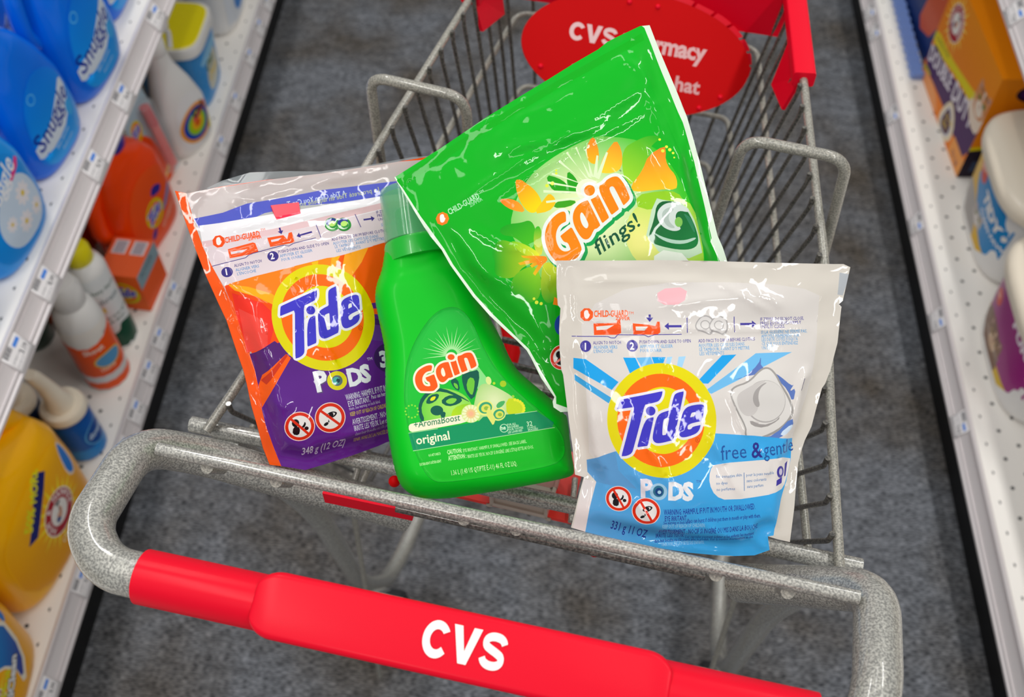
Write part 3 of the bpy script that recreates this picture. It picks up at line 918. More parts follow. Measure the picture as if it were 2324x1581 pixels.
def tide_word(ring=True):
    a = Art()
    if ring:
        a.ell(790, 795, 762, 800, grad((0, 0), 'd6c800', (1500, 1500), 'e2d600'), n=72)
        a.ell(775, 792, 608, 652, grad((0, 0), 'f26200', (1500, 1500), 'ff6a08'), n=64)
        a.ell(800, 790, 428, 468, 'dfd400', n=56)
    dot = [(626 + 67 * math.cos(2 * PI * k / 24), 655 + 65 * math.sin(2 * PI * k / 24)) for k in range(24)]
    body = [soft(T_), soft(I_), soft(DD), soft(EE), dot]
    a.polys(body, 'e4e1e6', dil=36)
    a.polys([soft(T_)], NV); a.polys([soft(I_)], NV); a.polys([soft(DD), soft(DH)], NV); a.polys([soft(EE), soft(EH)], NV); a.polys([dot], NV)
    if ring: a.ell(1284, 1062, 32, 34, 'a02a10', n=20, hole=.82); a.text('R', 1268, 1078, 44, 'a02a10')
    return a
TW = tide_word()
TKEY = [(165, 650), (230, 1312), (1098, 378), (1390, 600), (798, 378), (950, 1060)]

G_ = [(415, 735), (418, 880), (418, 880), (330, 925), (285, 1010), (275, 1120), (310, 1230), (370, 1290), (440, 1290), (475, 1265), (475, 1265), (440, 1170), (385, 1165), (335, 1080), (335, 1080), (490, 955), (490, 955), (635, 1240), (600, 1320), (560, 1400), (310, 1440), (310, 1440), (240, 1390), (160, 1260), (122, 1100), (150, 940), (240, 820), (330, 750)]
A_ = [(715, 585), (715, 585), (880, 935), (880, 935), (830, 985), (795, 985), (745, 1100), (690, 1135), (620, 1110), (530, 960), (500, 820), (540, 690), (630, 610)]
AH = [(640, 745), (715, 900), (718, 950), (690, 985), (640, 940), (608, 850), (610, 770)]
II = [(755, 575), (830, 540), (850, 505), (850, 505), (1000, 830), (1000, 830), (905, 910), (905, 910), (750, 580)]
NN = [(835, 410), (940, 355), (975, 300), (1070, 250), (1150, 270), (1280, 520), (1285, 580), (1195, 665), (1195, 665), (1080, 430), (1050, 400), (1010, 410), (1005, 450), (1135, 715), (1135, 715), (1030, 798), (1030, 798)]
def gain_word(border='dfe3dc', edge=None, oc='f28000'):
    a = Art()
    dot = [(740 + 72 * math.cos(2 * PI * k / 24), 450 + 75 * math.sin(2 * PI * k / 24)) for k in range(24)]
    L = [soft(G_), soft(A_), soft(II), soft(NN), dot]
    if edge: a.polys([[(x + 28, y + 34) for x, y in l] for l in L[:4]], edge, dil=58)
    a.polys(L, border, dil=46)
    a.polys([soft(G_)], oc); a.polys([soft(A_), soft(AH)], oc)
    for l in L[2:]: a.polys([l], oc)
    return a
GKEY = [(740, 450), (1195, 665), (122, 1100), (1100, 250), (310, 1435), (800, 985)]

def octagon(a, x, y, r, col, rot=0):
    a.poly([(x + r * math.cos(math.radians(22.5 + rot + 45 * k)), y + r * math.sin(math.radians(22.5 + rot + 45 * k))) for k in range(8)], col)
    a.poly([(x - r * .30, y + r * .55), (x - r * .42, y - .1 * r), (x - r * .36, y - r * .5), (x - r * .2, y - r * .62), (x, y - r * .68), (x + r * .2, y - r * .58), (x + r * .30, y - .1 * r), (x + r * .5, y - r * .05), (x + r * .2, y + r * .6)], 'f3e9e4', 1)
def no_sign(a, x, y, r, kind, rot=0, sl=40):
    a.ell(x, y, r, r, 'f0d8d0', n=36); a.ell(x, y, r * .95, r * .95, 'd82c10', n=36); a.ell(x, y, r * .74, r * .74, 'e6e0dc', n=36)
    K = '140e14'
    if kind == 'mouth':
        a.ell(x - r * .28, y - r * .22, r * .24, r * .27, K); a.poly([(x - r * .45, y + r * .55), (x - r * .42, y + .05 * r), (x - .1 * r, y), (x + .05 * r, y + .2 * r), (x - .02 * r, y + r * .62)], K, 1)
        a.poly([(x + .0 * r, y + .12 * r), (x + .25 * r, y - .1 * r), (x + .3 * r, y - .35 * r), (x + .42 * r, y - .2 * r), (x + .3 * r, y + .1 * r)], K, 1)
        a.ell(x + .45 * r, y + .12 * r, .14 * r, .13 * r, K)
    else:
        a.poly([(x - .35 * r, y - .1 * r), (x, y - .42 * r), (x + .5 * r, y - .38 * r), (x + .3 * r, y - .05 * r), (x - .05 * r, y + .05 * r)], K, 2)
        a.poly([(x - .2 * r, y - .12 * r), (x, y - .34 * r), (x + .36 * r, y - .32 * r), (x + .2 * r, y - .1 * r)], 'e6e0dc', 2)
        a.ell(x + .06 * r, y - .2 * r, .15 * r, .15 * r, K)
        a.poly([(x - .1 * r, y + .1 * r), (x - .02 * r, y + .3 * r), (x - .14 * r, y + .3 * r)], K)
        a.ell(x - .25 * r, y + .42 * r, .17 * r, .1 * r, K, 35)
    c, s = math.cos(math.radians(sl)), math.sin(math.radians(sl))
    a.line([(x - r * .8 * c, y - r * .8 * s), (x + r * .8 * c, y + r * .8 * s)], r * .17, 'd82c10')
def arrow(a, x0, y0, x1, y1, w, col):
    d = np.array([x1 - x0, y1 - y0], float); L = np.hypot(*d); d /= L; n = np.array([-d[1], d[0]])
    p = np.array([x0, y0], float); q = np.array([x1, y1], float); e = q - d * w * 2.0
    a.poly([tuple(v) for v in (p + n * w / 2, e + n * w / 2, e + n * w * 1.6, q, e - n * w * 1.6, e - n * w / 2, p - n * w / 2)], col)
def spiral_pod(a, x, y, r, c0, c1, c2, rot=0):
    a.ell(x, y, r, r * .92, c0, rot)
    a.ell(x - r * .08, y - r * .02, r * .72, r * .70, c1, rot)
    a.ell(x + r * .12, y + r * .05, r * .5, r * .48, c0, rot)
    a.ell(x + r * .05, y + r * .02, r * .26, r * .25, c2, rot)

# ======================================================= orange and purple pouch (left)
OP = [(397, 433), (424, 439), (505, 423), (607, 408), (729, 394), (860, 374), (970, 356), (990, 420), (990, 700), (975, 960), (940, 985),
      (877, 1003), (857, 1012), (799, 1033), (740, 1052), (692, 1066), (637, 1057), (612, 1054), (597, 1017), (584, 967), (570, 919), (560, 871), (552, 839), (536, 794), (514, 727), (496, 689), (467, 625), (442, 561), (421, 503)]
oa = Art()
inner = [(422, 437), (440, 503), (461, 561), (480, 602), (505, 648), (525, 689), (533, 709), (549, 749), (568, 805), (578, 839), (589, 892), (594, 930), (602, 962), (623, 1020), (640, 1062), (700, 1072), (960, 990), (1000, 900), (1000, 360), (860, 370)]
# clear strip at the top
oa.poly(inner, 'd7dedd', alpha=.62)
oa.poly([(440, 496), (505, 483), (560, 462), (624, 452), (730, 432), (817, 421), (895, 412), (1000, 405), (1000, 450), (863, 446), (760, 462), (680, 468), (600, 484), (560, 502), (505, 508), (452, 518)], '5560c8', alpha=.93)
oa.poly([(452, 512), (500, 506), (620, 486), (863, 446), (1000, 430), (1000, 620), (460, 560)], 'efebee', alpha=.98)
oa.poly([(458, 548), (620, 520), (860, 462), (1000, 440), (1000, 465), (860, 476), (640, 530), (462, 562)], 'e2bfc2', alpha=.98)
oa.poly([(461, 561), (640, 530), (860, 478), (1000, 452), (1000, 520), (880, 549), (740, 590), (600, 625), (507, 649), (480, 602)], 'dcccd0')
oa.text('A Tide Clean You Can Trust', 630, 474, 17, 'c8d4ee', 11, .9, .01, mirror=True)
oa.text('La propreté Tide en laquelle vous', 668, 472, 15, 'b3b98e', 11, .88, .01, mirror=True)
oa.poly([(613, 467), (676, 460), (680, 486), (625, 500)], 'f0304e')
oa.poly([(636, 474), (650, 472), (650, 480), (640, 484)], 'c04052')
octagon(oa, 496, 548, 14.5, 'f05014', -10)
oa.text('CHILD-GUARD', 510, 552, 18, 'ee5818', 11, .86, .03, .1); oa.text('TM', 590, 526, 8, 'ee5818', 11); oa.text('ZIPPER', 562, 547, 10, 'ee5818', 11, 1, .03)
oa.poly([(516, 566), (572, 551), (577, 553), (584, 573), (568, 578), (520, 587)], 'f4551a')
oa.poly([(522, 572), (560, 566), (548, 574), (523, 578)], 'dcccd0')
oa.poly([(604, 541), (640, 535), (648, 545), (652, 530), (659, 528), (665, 551), (655, 554), (610, 562)], 'f4551a')
oa.poly([(612, 546), (636, 541), (628, 548), (613, 551)], 'dcccd0')
PN = '3b3080'
arrow(oa, 632, 518, 636, 533, 4, PN); arrow(oa, 704, 528, 669, 538, 4, PN); arrow(oa, 822, 500, 848, 496, 4, PN)
oa.line([(713, 508), (724, 541)], 1.8, PN); oa.line([(803, 487), (815, 517)], 1.8, PN)
oa.line([(481, 604), (555, 586), (562, 580), (572, 576), (640, 558), (652, 560), (662, 554), (712, 542)], 1.6, PN)
for x in (750, 776):
    spiral_pod(oa, x, 511, 17, '2f8a38', 'cfe8c8', '4a9a30'); oa.ell(x - 2, 505, 12, 8, '2a3a8a', 20); oa.ell(x + 1, 509, 8, 6, 'b8e070', 20)
for (x, y, n) in ((514, 618, '1'), (616, 583, '2')):
    oa.ell(x, y, 12.5, 11.5, PN); oa.text(n, x - 5, y + 7, 20, 'efe8ee', 10, .9, .03)
CB = '5d8fc0'
for (x, y, t, c) in ((530, 607, 'ALIGN TO NOTCH', PN), (533, 617, 'ALIGNER VERS', CB), (536, 626, "L'ENCOCHE", CB),
                     (628, 577, 'PUSH DOWN AND SLIDE TO OPEN', PN), (632, 586, 'APPUYER ET GLISSER', CB), (635, 595, 'POUR OUVRIR', CB),
                     (748, 549, 'ADD PACS TO DRUM BEFORE CLOTHES', PN), (751, 558, 'AJOUTER LES CAPSULES DANS', CB), (754, 566, "LE TAMBOUR, AVANT D'Y METTRE", CB), (757, 575, 'LES VÊTEMENTS', CB),
                     (852, 486, 'IF ZIPPER DOES', PN), (854, 494, 'PRESS BOTH SIDES', PN), (856, 503, 'UNTIL IT CLICKS', PN), (862, 515, 'SI LA GLISSIÈRE', CB)):
    oa.text(t, x, y, 9.6, c, 10, .80, .014, res=1)
# big colour fields
oa.poly([(507, 649), (600, 625), (740, 590), (880, 549), (1000, 518), (1000, 680), (800, 800), (578, 820), (555, 765), (525, 689)], grad((520, 640), 'f2480a', (900, 640), 'ee5c06'))
oa.poly([(517, 645), (575, 628), (640, 612), (690, 600), (640, 660), (600, 690), (560, 665)], 'f07c14')
oa.poly([(516, 646), (560, 652), (610, 668), (640, 690), (625, 700), (580, 676), (530, 660)], 'f5a414')
oa.poly([(525, 665), (590, 690), (620, 720), (600, 800), (560, 790), (540, 730)], 'ee3222')
oa.poly([(540, 700), (600, 735), (600, 790), (560, 800)], 'f0483c')
oa.poly([(662, 606), (735, 588), (760, 585), (720, 650), (680, 650)], 'f6860e'); oa.poly([(700, 598), (715, 594), (710, 640)], 'fbb414'); oa.poly([(745, 588), (765, 582), (735, 640)], 'f9a812')
oa.poly([(775, 580), (830, 563), (790, 640), (760, 640)], 'f8a020'); oa.poly([(840, 560), (880, 548), (880, 600), (810, 680), (780, 640)], 'ee5a08')
oa.poly([(566, 803), (600, 790), (640, 770), (760, 760), (830, 690), (1000, 668), (1000, 990), (800, 1040), (690, 1070), (640, 1062), (623, 1020), (602, 962), (594, 930), (589, 892), (578, 839)], grad((600, 760), '4f1f78', (760, 1060), '66238e'))
oa.poly([(568, 805), (615, 774), (650, 800), (600, 880), (587, 870)], '53206e')
oa.poly([(586, 874), (592, 850), (640, 803), (650, 812), (612, 880), (594, 925)], 'f25a0c'); oa.poly([(590, 862), (640, 803), (644, 806), (600, 872)], 'c83418')
oa.poly([(820, 702), (1000, 702), (1000, 722), (822, 714)], 'ee5a14'); oa.poly([(820, 735), (1000, 735), (1000, 790), (810, 770)], '5a3486')
oa.poly([(820, 722), (880, 730), (880, 742), (815, 736)], '3f2060')
oa.plus(TW.mapped(affine(TKEY, z([(190, 790), (383, 1420), (990, 325), (1335, 530), (718, 390), (1035, 990)], 6.5875, 600, 600))))
oa.ell(873, 811, 40, 34, '3c1c5a'); oa.text('39', 848, 832, 48, 'd4dce0', 8, .9, .05)
oa.text('P', 706, 888, 60, '5a4a70', 12, .9, .055); oa.text('P', 704, 886, 60, 'e2e2e6', 12, .9, .05)
oa.ell(750, 862, 22, 21, 'd8cc14'); oa.ell(750, 862, 12, 12, '5a6a70'); oa.ell(748, 862, 8, 8, '4aa8a0'); oa.ell(752, 862, 4, 5, '124048')
oa.text('D', 776, 874, 52, 'dcdee2', 11, .86, .05); oa.text('S', 806, 866, 52, 'dcdee2', 11, .9, .055); oa.text('TM', 818, 818, 9, 'd0c8d8', 10)
W_ = 'd3cfe0'; YL = 'd2b830'
for (x, y, t, c, h, sx) in ((770, 906, 'WARNING: HARMFUL IF PUT IN MOUTH', W_, 19, .62), (775, 920, 'EYE IRRITANT.', W_, 18, .62), (828, 903, 'Pacs can burst if children', W_, 13, .7), (777, 928, 'them. See warning on back label.', 'b9a8cc', 10, .78),
                            (780, 941, 'KEEP OUT OF REACH OF CHILDREN.', YL, 12.5, .68), (786, 960, 'AVERTISSEMENT : NOCIF SI', W_, 18, .62), (790, 974, 'IRRITE LES YEUX. Les capsules', W_, 17, .62), (793, 985, "dans leur bouche ou s'ils jouent", 'b9a8cc', 11, .76), (797, 1001, 'TENIR HORS DE LA PORTÉE DES', YL, 12.5, .68)):
    oa.text(t, x, y, h, c, 13, sx, .012, res=1)
no_sign(oa, 669, 964, 33, 'mouth'); no_sign(oa, 735, 944, 34, 'eye', sl=35)
oa.text('348 g (12 OZ)', 681, 1031, 26, 'dccfe4', 13, .86, .012)
pl_o = Plane((400, 430, .715), (700, 1060, .748), (980, 400, .785))
def b_o(P): return gauss(P, 770, 800, 260, 250, .018) + gauss(P, 700, 950, 160, 90, .006)
cs_o = [(470, 640, 640, 700, 1.2, 12), (700, 600, 690, 760, .9, 7), (560, 660, 610, 860, 1.6, 12), (700, 700, 760, 880, 1.5, 8), (560, 880, 660, 930, 1.5, 11), (430, 470, 900, 385, 1.0, 9), (470, 530, 880, 455, 1.6, 7), (475, 590, 860, 500, 1.2, 6),
        (620, 980, 720, 1040, 1.2, 9), (740, 1000, 870, 960, 1.6, 9), (640, 620, 700, 720, 1.3, 10), (520, 720, 570, 760, 1.5, 9), (780, 590, 830, 760, 1.0, 10), (500, 420, 560, 500, .8, 9), (700, 1050, 870, 990, 1.2, 6)]
op, op_f, _, _ = pouch('detergent_pouch', OP, pl_o, oa, 'f2560c', cs_o, 'orange and purple pouch of laundry pacs with a clear zip top, leftmost in the cart', 'detergent pouch', b_o, 'cf4a14', mat_=film_clear, step=8, seedn=2.2)
_zs = [(613, 467), (676, 460), (680, 486), (625, 500)]
printed('zip_slider', _zs, 'f0304e', None, lambda P: pl_o.at(P, .0034) - np.array(op.location), mat('zip_slider_red', 'ee2444', .3, coat=.5), op, step=20)
def strip_on(name, pts, plane, h, w, material, parent, o3, hf=None):
    P = np.array(pts, float); P3 = [Vector(p) for p in (plane.at(P, (hf(P) if hf else 0) + h) - o3)]
    v, f = tube_geo(P3, w, 8); return mesh_obj(name, v, f, material, parent)

bk = [(470, 425), (505, 408), (569, 389), (650, 386), (729, 387), (800, 378), (860, 369), (940, 354), (1000, 350), (990, 420), (800, 440), (560, 470)]
_o = np.array(op.location)
printed('clear_top_edge', bk, 'b9c0c2', None, lambda P: pl_o.at(P, -.004) - _o, film_clear, op, step=20, alpha=.42)

# ======================================================= green pouch (middle, behind)
GP = [(895, 403), (1000, 337), (1100, 269), (1176, 222), (1247, 179), (1300, 146), (1357, 113), (1378, 96), (1401, 84), (1452, 60), (1474, 58), (1490, 100), (1511, 150), (1537, 212), (1559, 267), (1588, 370), (1600, 420), (1610, 462), (1628, 535), (1640, 562), (1652, 600), (1665, 720), (1650, 860),
      (1600, 930), (1400, 950), (1286, 934), (1272, 935), (1256, 924), (1254, 911), (1258, 901), (1228, 858), (1205, 812), (1195, 795), (1172, 772), (1145, 748), (1111, 716), (1073, 673), (1048, 638), (1022, 602), (1002, 567), (977, 537), (962, 515), (949, 494)]
ga_ = Art()
GI = [(897, 401), (1100, 266), (1247, 176), (1401, 81), (1453, 57), (1462, 64), (1500, 160), (1548, 280), (1575, 370), (1597, 465), (1615, 540), (1612, 548), (1636, 600), (1650, 700), (1640, 850), (1600, 920), (1400, 940), (1290, 926), (1262, 916), (1262, 900), (1200, 792), (1117, 712), (1079, 670), (1028, 600), (1008, 565), (955, 492)]
ga_.poly(GI, grad((1000, 250), '02b01e', (1200, 850), '049c10'))
ga_.poly([(1420, 90), (1455, 64), (1500, 160), (1575, 370), (1560, 400), (1480, 200)], '0cae1e', 1)
ga_.poly([(900, 410), (1100, 283), (1260, 186), (1456, 76), (1462, 92), (1262, 204), (1104, 300), (912, 425)], '06a816')
# light burst behind the word mark
ga_.poly([(1210, 395), (1280, 345), (1360, 310), (1480, 330), (1540, 420), (1575, 520), (1600, 620), (1560, 760), (1400, 800), (1270, 720), (1200, 600), (1150, 540), (1170, 450)], radial((1330, 500), 40, 215, 'dfe6b0', '35b81c'), 2)
ga_.poly([(1430, 470), (1560, 450), (1590, 560), (1590, 640), (1470, 640), (1400, 560)], radial((1440, 560), 10, 170, 'e4e080', '86c81c'), 2)
# petals and leaves
ga_.poly([(1166, 415), (1178, 414), (1205, 432), (1222, 455), (1228, 480), (1205, 497), (1185, 480), (1172, 450)], grad((1170, 420), 'f08a10', (1210, 480), 'e8cc08'), 2)
ga_.poly([(1130, 458), (1160, 458), (1180, 470), (1190, 492), (1160, 485), (1140, 472)], grad((1130, 455), 'f2701a', (1190, 490), 'f0a020'), 1)
ga_.poly([(1232, 460), (1243, 447), (1256, 460), (1256, 475), (1240, 492), (1206, 496)], grad((1250, 450), 'f0b414', (1210, 496), 'e8c010'), 1)
ga_.poly([(1340, 316), (1350, 328), (1356, 350), (1354, 378), (1340, 382), (1328, 368), (1326, 345)], grad((1340, 318), 'f07c14', (1340, 380), 'e8b014'), 1)
ga_.poly([(1395, 322), (1406, 345), (1408, 378), (1398, 400), (1375, 405), (1356, 402), (1360, 375), (1375, 348)], grad((1395, 325), 'f08c18', (1370, 400), 'f2c428'), 1)
ga_.poly([(1408, 345), (1440, 325), (1470, 312), (1500, 316), (1470, 340), (1465, 370), (1425, 440), (1405, 410)], grad((1480, 315), '2ea81a', (1410, 430), '9ad02a'), 2)
ga_.poly([(1503, 337), (1506, 350), (1504, 372), (1512, 392), (1524, 405), (1530, 425), (1526, 441), (1490, 441), (1430, 449), (1422, 435), (1450, 400), (1465, 362)], grad((1480, 345), 'f07a18', (1500, 440), 'f0bc18'), 1)
ga_.poly([(1434, 455), (1490, 444), (1530, 446), (1545, 470), (1520, 480), (1440, 490)], '8cc41a', 1)
ga_.poly([(1236, 404), (1262, 412), (1280, 425), (1300, 450), (1262, 448), (1244, 434)], '229a14', 1)
ga_.poly([(1284, 396), (1300, 410), (1310, 432), (1308, 448), (1284, 446), (1282, 420)], '229a14', 1)
ga_.poly([(1250, 484), (1258, 468), (1280, 464), (1306, 468), (1285, 482)], '3a9a18', 1)
for (x0, y0, x1, y1, x2, y2) in ((1325, 430, 1250, 400, 1248, 404), (1325, 440, 1240, 420, 1239, 425), (1325, 448, 1230, 440, 1230, 446), (1325, 458, 1235, 466, 1236, 471), (1320, 420, 1268, 372, 1264, 376), (1328, 415, 1285, 352, 1281, 355), (1334, 412, 1306, 340, 1302, 342), (1338, 410, 1328, 345, 1324, 346), (1345, 412, 1350, 360, 1354, 361), (1350, 415, 1372, 352, 1376, 354), (1325, 470, 1262, 498, 1260, 494)):
    ga_.poly([(x0 - 4, y0 - 1), (x1, y1), (x2, y2), (x0 + 4, y0 + 3)], 'd5e8b8')
ga_.ell(1328, 442, 26, 26, 'dfe6c4')
# lily in the lower left
for p, c in (([(1178, 515), (1200, 508), (1212, 530), (1210, 562), (1222, 585), (1205, 590), (1180, 560), (1160, 545), (1138, 542), (1130, 528), (1150, 516)], grad((1150, 510), '12981a', (1215, 590), '4ebc1a')),
             ([(1130, 552), (1152, 556), (1180, 572), (1215, 592), (1225, 600), (1180, 615), (1170, 636), (1142, 640), (1118, 628), (1122, 600), (1112, 580)], grad((1120, 600), '0c9e12', (1220, 596), 'b8cc20')),
             ([(1210, 612), (1180, 620), (1158, 640), (1156, 668), (1180, 696), (1208, 692), (1222, 680), (1224, 640)], grad((1170, 680), '159e18', (1220, 620), '88c41c')),
             ([(1226, 610), (1222, 650), (1224, 680), (1240, 700), (1262, 680), (1270, 640), (1262, 615), (1240, 604)], grad((1245, 700), '18a01a', (1240, 610), 'c4cc28')),
             ([(1208, 530), (1218, 522), (1224, 535), (1226, 560), (1226, 590), (1214, 590), (1206, 565)], grad((1215, 525), '28b01c', (1222, 590), 'd8d040')),
             ([(1150, 555), (1180, 560), (1220, 585), (1218, 596), (1180, 588)], grad((1150, 558), '5ab818', (1215, 590), 'd8dc30'))):
    ga_.poly(p, c, 2)
for (x, y) in ((1178, 590), (1184, 602), (1198, 612), (1172, 606), (1205, 630)):
    ga_.poly([(1228, 592), (x, y), (x + 5, y + 5), (1234, 602)], grad((x, y), 'e0b418', (1230, 600), 'f07414'))
ga_.poly([(1212, 597), (1234, 590), (1238, 604), (1214, 616)], 'f08414', 1)
ga_.poly([(1253, 682), (1268, 690), (1266, 702), (1250, 698)], 'f07c14')
for (x, y, r) in ((1493, 323, 3), (1508, 340, 3.5), (1515, 347, 4), (1522, 355, 3), (1499, 350, 4), (1524, 366, 2), (1250, 425, 4.5), (1238, 430, 4), (1259, 402, 3), (1259, 395, 2.5), (1208, 685, 3), (1214, 693, 4), (1224, 696, 3.5)):
    ga_.ell(x, y, r, r, 'd4e03a', n=14)
gm = affine(GKEY, z(GKEY, 6.081, 1210, 370))
ga_.plus(gain_word(edge='0a9a48').mapped(gm))
ga_.text('R', 1401, 402, 8, '30401c', 30)
ga_.text('flings!', 1350, 592, 47, '0c4f34', 36, .86, .012, .0, upang=114)
# pack picture
ga_.poly([(1476, 460), (1500, 466), (1545, 470), (1575, 520), (1590, 600), (1450, 575)], 'b9d4b4', 1)
ga_.poly([(1482, 470), (1515, 466), (1545, 478), (1570, 520), (1580, 560), (1560, 575), (1520, 575), (1470, 565), (1460, 550), (1475, 510)], grad((1480, 480), '0b5a2a', (1560, 570), '0a7434'), 2)
ga_.poly([(1482, 490), (1500, 472), (1525, 470), (1552, 482), (1556, 492), (1530, 488), (1522, 502), (1530, 520), (1538, 530), (1520, 536), (1495, 528), (1482, 510)], 'c9d3cc', 2)
ga_.poly([(1492, 492), (1510, 480), (1522, 486), (1508, 496), (1508, 514), (1526, 528), (1508, 528), (1494, 512)], 'a9b8ae', 2)
ga_.ell(1531, 514, 9, 11, '79b850')
ga_.poly([(1466, 536), (1500, 552), (1540, 556), (1572, 545), (1570, 552), (1540, 564), (1498, 560)], 'a8c8b4', 2)
ga_.poly([(1540, 492), (1562, 505), (1570, 535), (1566, 535), (1552, 510)], '2c7c52', 1)
ga_.poly([(1475, 575), (1560, 585), (1600, 700), (1475, 640)], 'dfe6d8', 1)
octagon(ga_, 1004, 498, 15, 'f27b1c', -20)
ga_.text('CHILD-GUARD', 1020, 490, 19, 'a9e0b0', 28, .82, .022, upang=118); ga_.text('TM', 1088, 444, 8, 'a9e0b0', 28); ga_.text('ZIPPER', 1067, 474, 10.5, '8fd49a', 28, 1, .015)
ga_.ell(1275, 742, 20, 24, '1a3f9a')
no_sign(ga_, 1275, 812, 28, 'mouth', sl=-40)
pl_g = Plane((900, 400, .690), (1475, 60, .72), (1270, 930, .676))
def b_g(P): return gauss(P, 1350, 560, 330, 210, .014, -25) + gauss(P, 1300, 260, 230, 60, .004, -31) - gauss(P, 1160, 740, 160, 60, .004, 40)
cs_g = [(1010, 470, 1420, 250, 1.8, 9), (1080, 480, 1530, 215, 1.8, 6), (1100, 380, 1360, 260, 1.5, 10), (1120, 350, 1420, 290, 1.5, 8), (1150, 285, 1300, 215, 1.2, 9), (1400, 130, 1490, 200, 1.4, 9), (1450, 180, 1510, 330, 1.3, 9),
        (1050, 520, 1200, 590, 1.8, 9), (1045, 585, 1170, 670, 1.8, 9), (1210, 680, 1330, 560, .8, 8), (1440, 320, 1520, 470, 1.2, 9), (1550, 250, 1540, 400, 1.2, 9), (1565, 400, 1600, 520, 1.2, 8), (1180, 800, 1270, 790, 1.4, 8), (1200, 720, 1260, 840, 1.2, 10), (1230, 350, 1480, 190, 1.3, 5), (1300, 440, 1440, 430, .9, 7), (1380, 380, 1460, 500, .9, 8), (1180, 560, 1260, 660, 1.0, 9)]
gp, gp_f, hfg, o3g = pouch('detergent_pouch.001', GP, pl_g, ga_, 'd8e6d2', cs_g, 'large bright green pouch of laundry pacs tilted across the cart', 'detergent pouch', b_g, '0a9a1c', seedn=8.1)

# ======================================================= white and blue pouch (right, front)
WP = [(1263, 591), (1400, 591), (1500, 590), (1612, 592), (1750, 596), (1890, 599), (1914, 599), (1929, 606), (1921, 642), (1912, 682), (1903, 690), (1909, 696), (1900, 777), (1884, 839), (1872, 870), (1865, 880), (1852, 925), (1841, 967), (1826, 998), (1817, 1025), (1811, 1049), (1806, 1100), (1802, 1151), (1792, 1229),
      (1766, 1223), (1742, 1216), (1746, 1247), (1712, 1259), (1651, 1261), (1561, 1253), (1450, 1235), (1329, 1206), (1296, 1196), (1305, 1160), (1314, 1121), (1325, 1082), (1305, 1076), (1300, 1020), (1293, 970), (1283, 890), (1278, 850), (1274, 839), (1270, 790), (1269, 746), (1272, 699), (1266, 692), (1263, 653)]
wa = Art()
PW = 'd2cbc0'
wa.poly([(1312, 640), (1860, 640), (1855, 720), (1846, 820), (1828, 900), (1800, 960), (1796, 1010), (1340, 1100), (1330, 900)], 'd6d0ca', 2)
wa.poly([(1490, 655), (1560, 650), (1548, 690), (1490, 690)], 'edb4ba', 1)
wa.poly([(1905, 618), (1928, 622), (1912, 670), (1900, 668)], 'aeb2b6')
octagon(wa, 1331, 713, 15.5, 'f05a1c', 0)
wa.text('CHILD-GUARD', 1347, 718, 20, 'f0601e', 1, .86, .035, .05); wa.text('TM', 1424, 712, 9, 'f0601e', 0); wa.text('ZIPPER', 1396, 725, 10.5, 'f0601e', 0, 1, .03)
wa.poly([(1346, 733), (1398, 731), (1400, 724), (1406, 724), (1408, 754), (1400, 758), (1347, 759)], 'f4551a'); wa.poly([(1352, 740), (1392, 736), (1376, 746), (1353, 748)], 'e2dcd6')
wa.poly([(1434, 732), (1470, 735), (1484, 738), (1488, 728), (1494, 728), (1495, 752), (1488, 757), (1435, 757)], 'f4551a'); wa.poly([(1440, 739), (1468, 739), (1460, 748), (1441, 748)], 'e2dcd6')
WN = '433a96'; WB = '5b9fd0'
arrow(wa, 1472, 712, 1472, 729, 5, WN); arrow(wa, 1543, 738, 1504, 738, 5, WN); arrow(wa, 1677, 734, 1714, 734, 5, WN)
wa.line([(1556, 719), (1556, 753)], 2, WN); wa.line([(1663, 717), (1663, 752)], 2, WN)
wa.line([(1297, 762), (1378, 762), (1385, 765), (1394, 765), (1400, 758), (1460, 758), (1468, 762), (1482, 757), (1543, 756)], 1.8, WN)
for x, y in ((1597, 737), (1628, 738)):
    wa.poly([(x - 24, y - 2), (x - 10, y - 22), (x + 8, y - 24), (x + 24, y - 8), (x + 14, y + 24), (x - 6, y + 14), (x - 22, y + 10)], 'a8a4a2', 2); wa.poly([(x - 21, y - 2), (x - 9, y - 19), (x + 7, y - 21), (x + 20, y - 7), (x + 11, y + 19), (x - 5, y + 11), (x - 19, y + 8)], 'd6d2ce', 2)
    wa.ell(x, y - 2, 11, 10, 'a5a19f', hole=.82)
for (x, y, n) in ((1328, 784, '1'), (1432, 782, '2')):
    wa.ell(x, y, 12.5, 13, WN); wa.text(n, x - 5.5, y + 8, 22, 'eeecf0', 0, .9, .03)
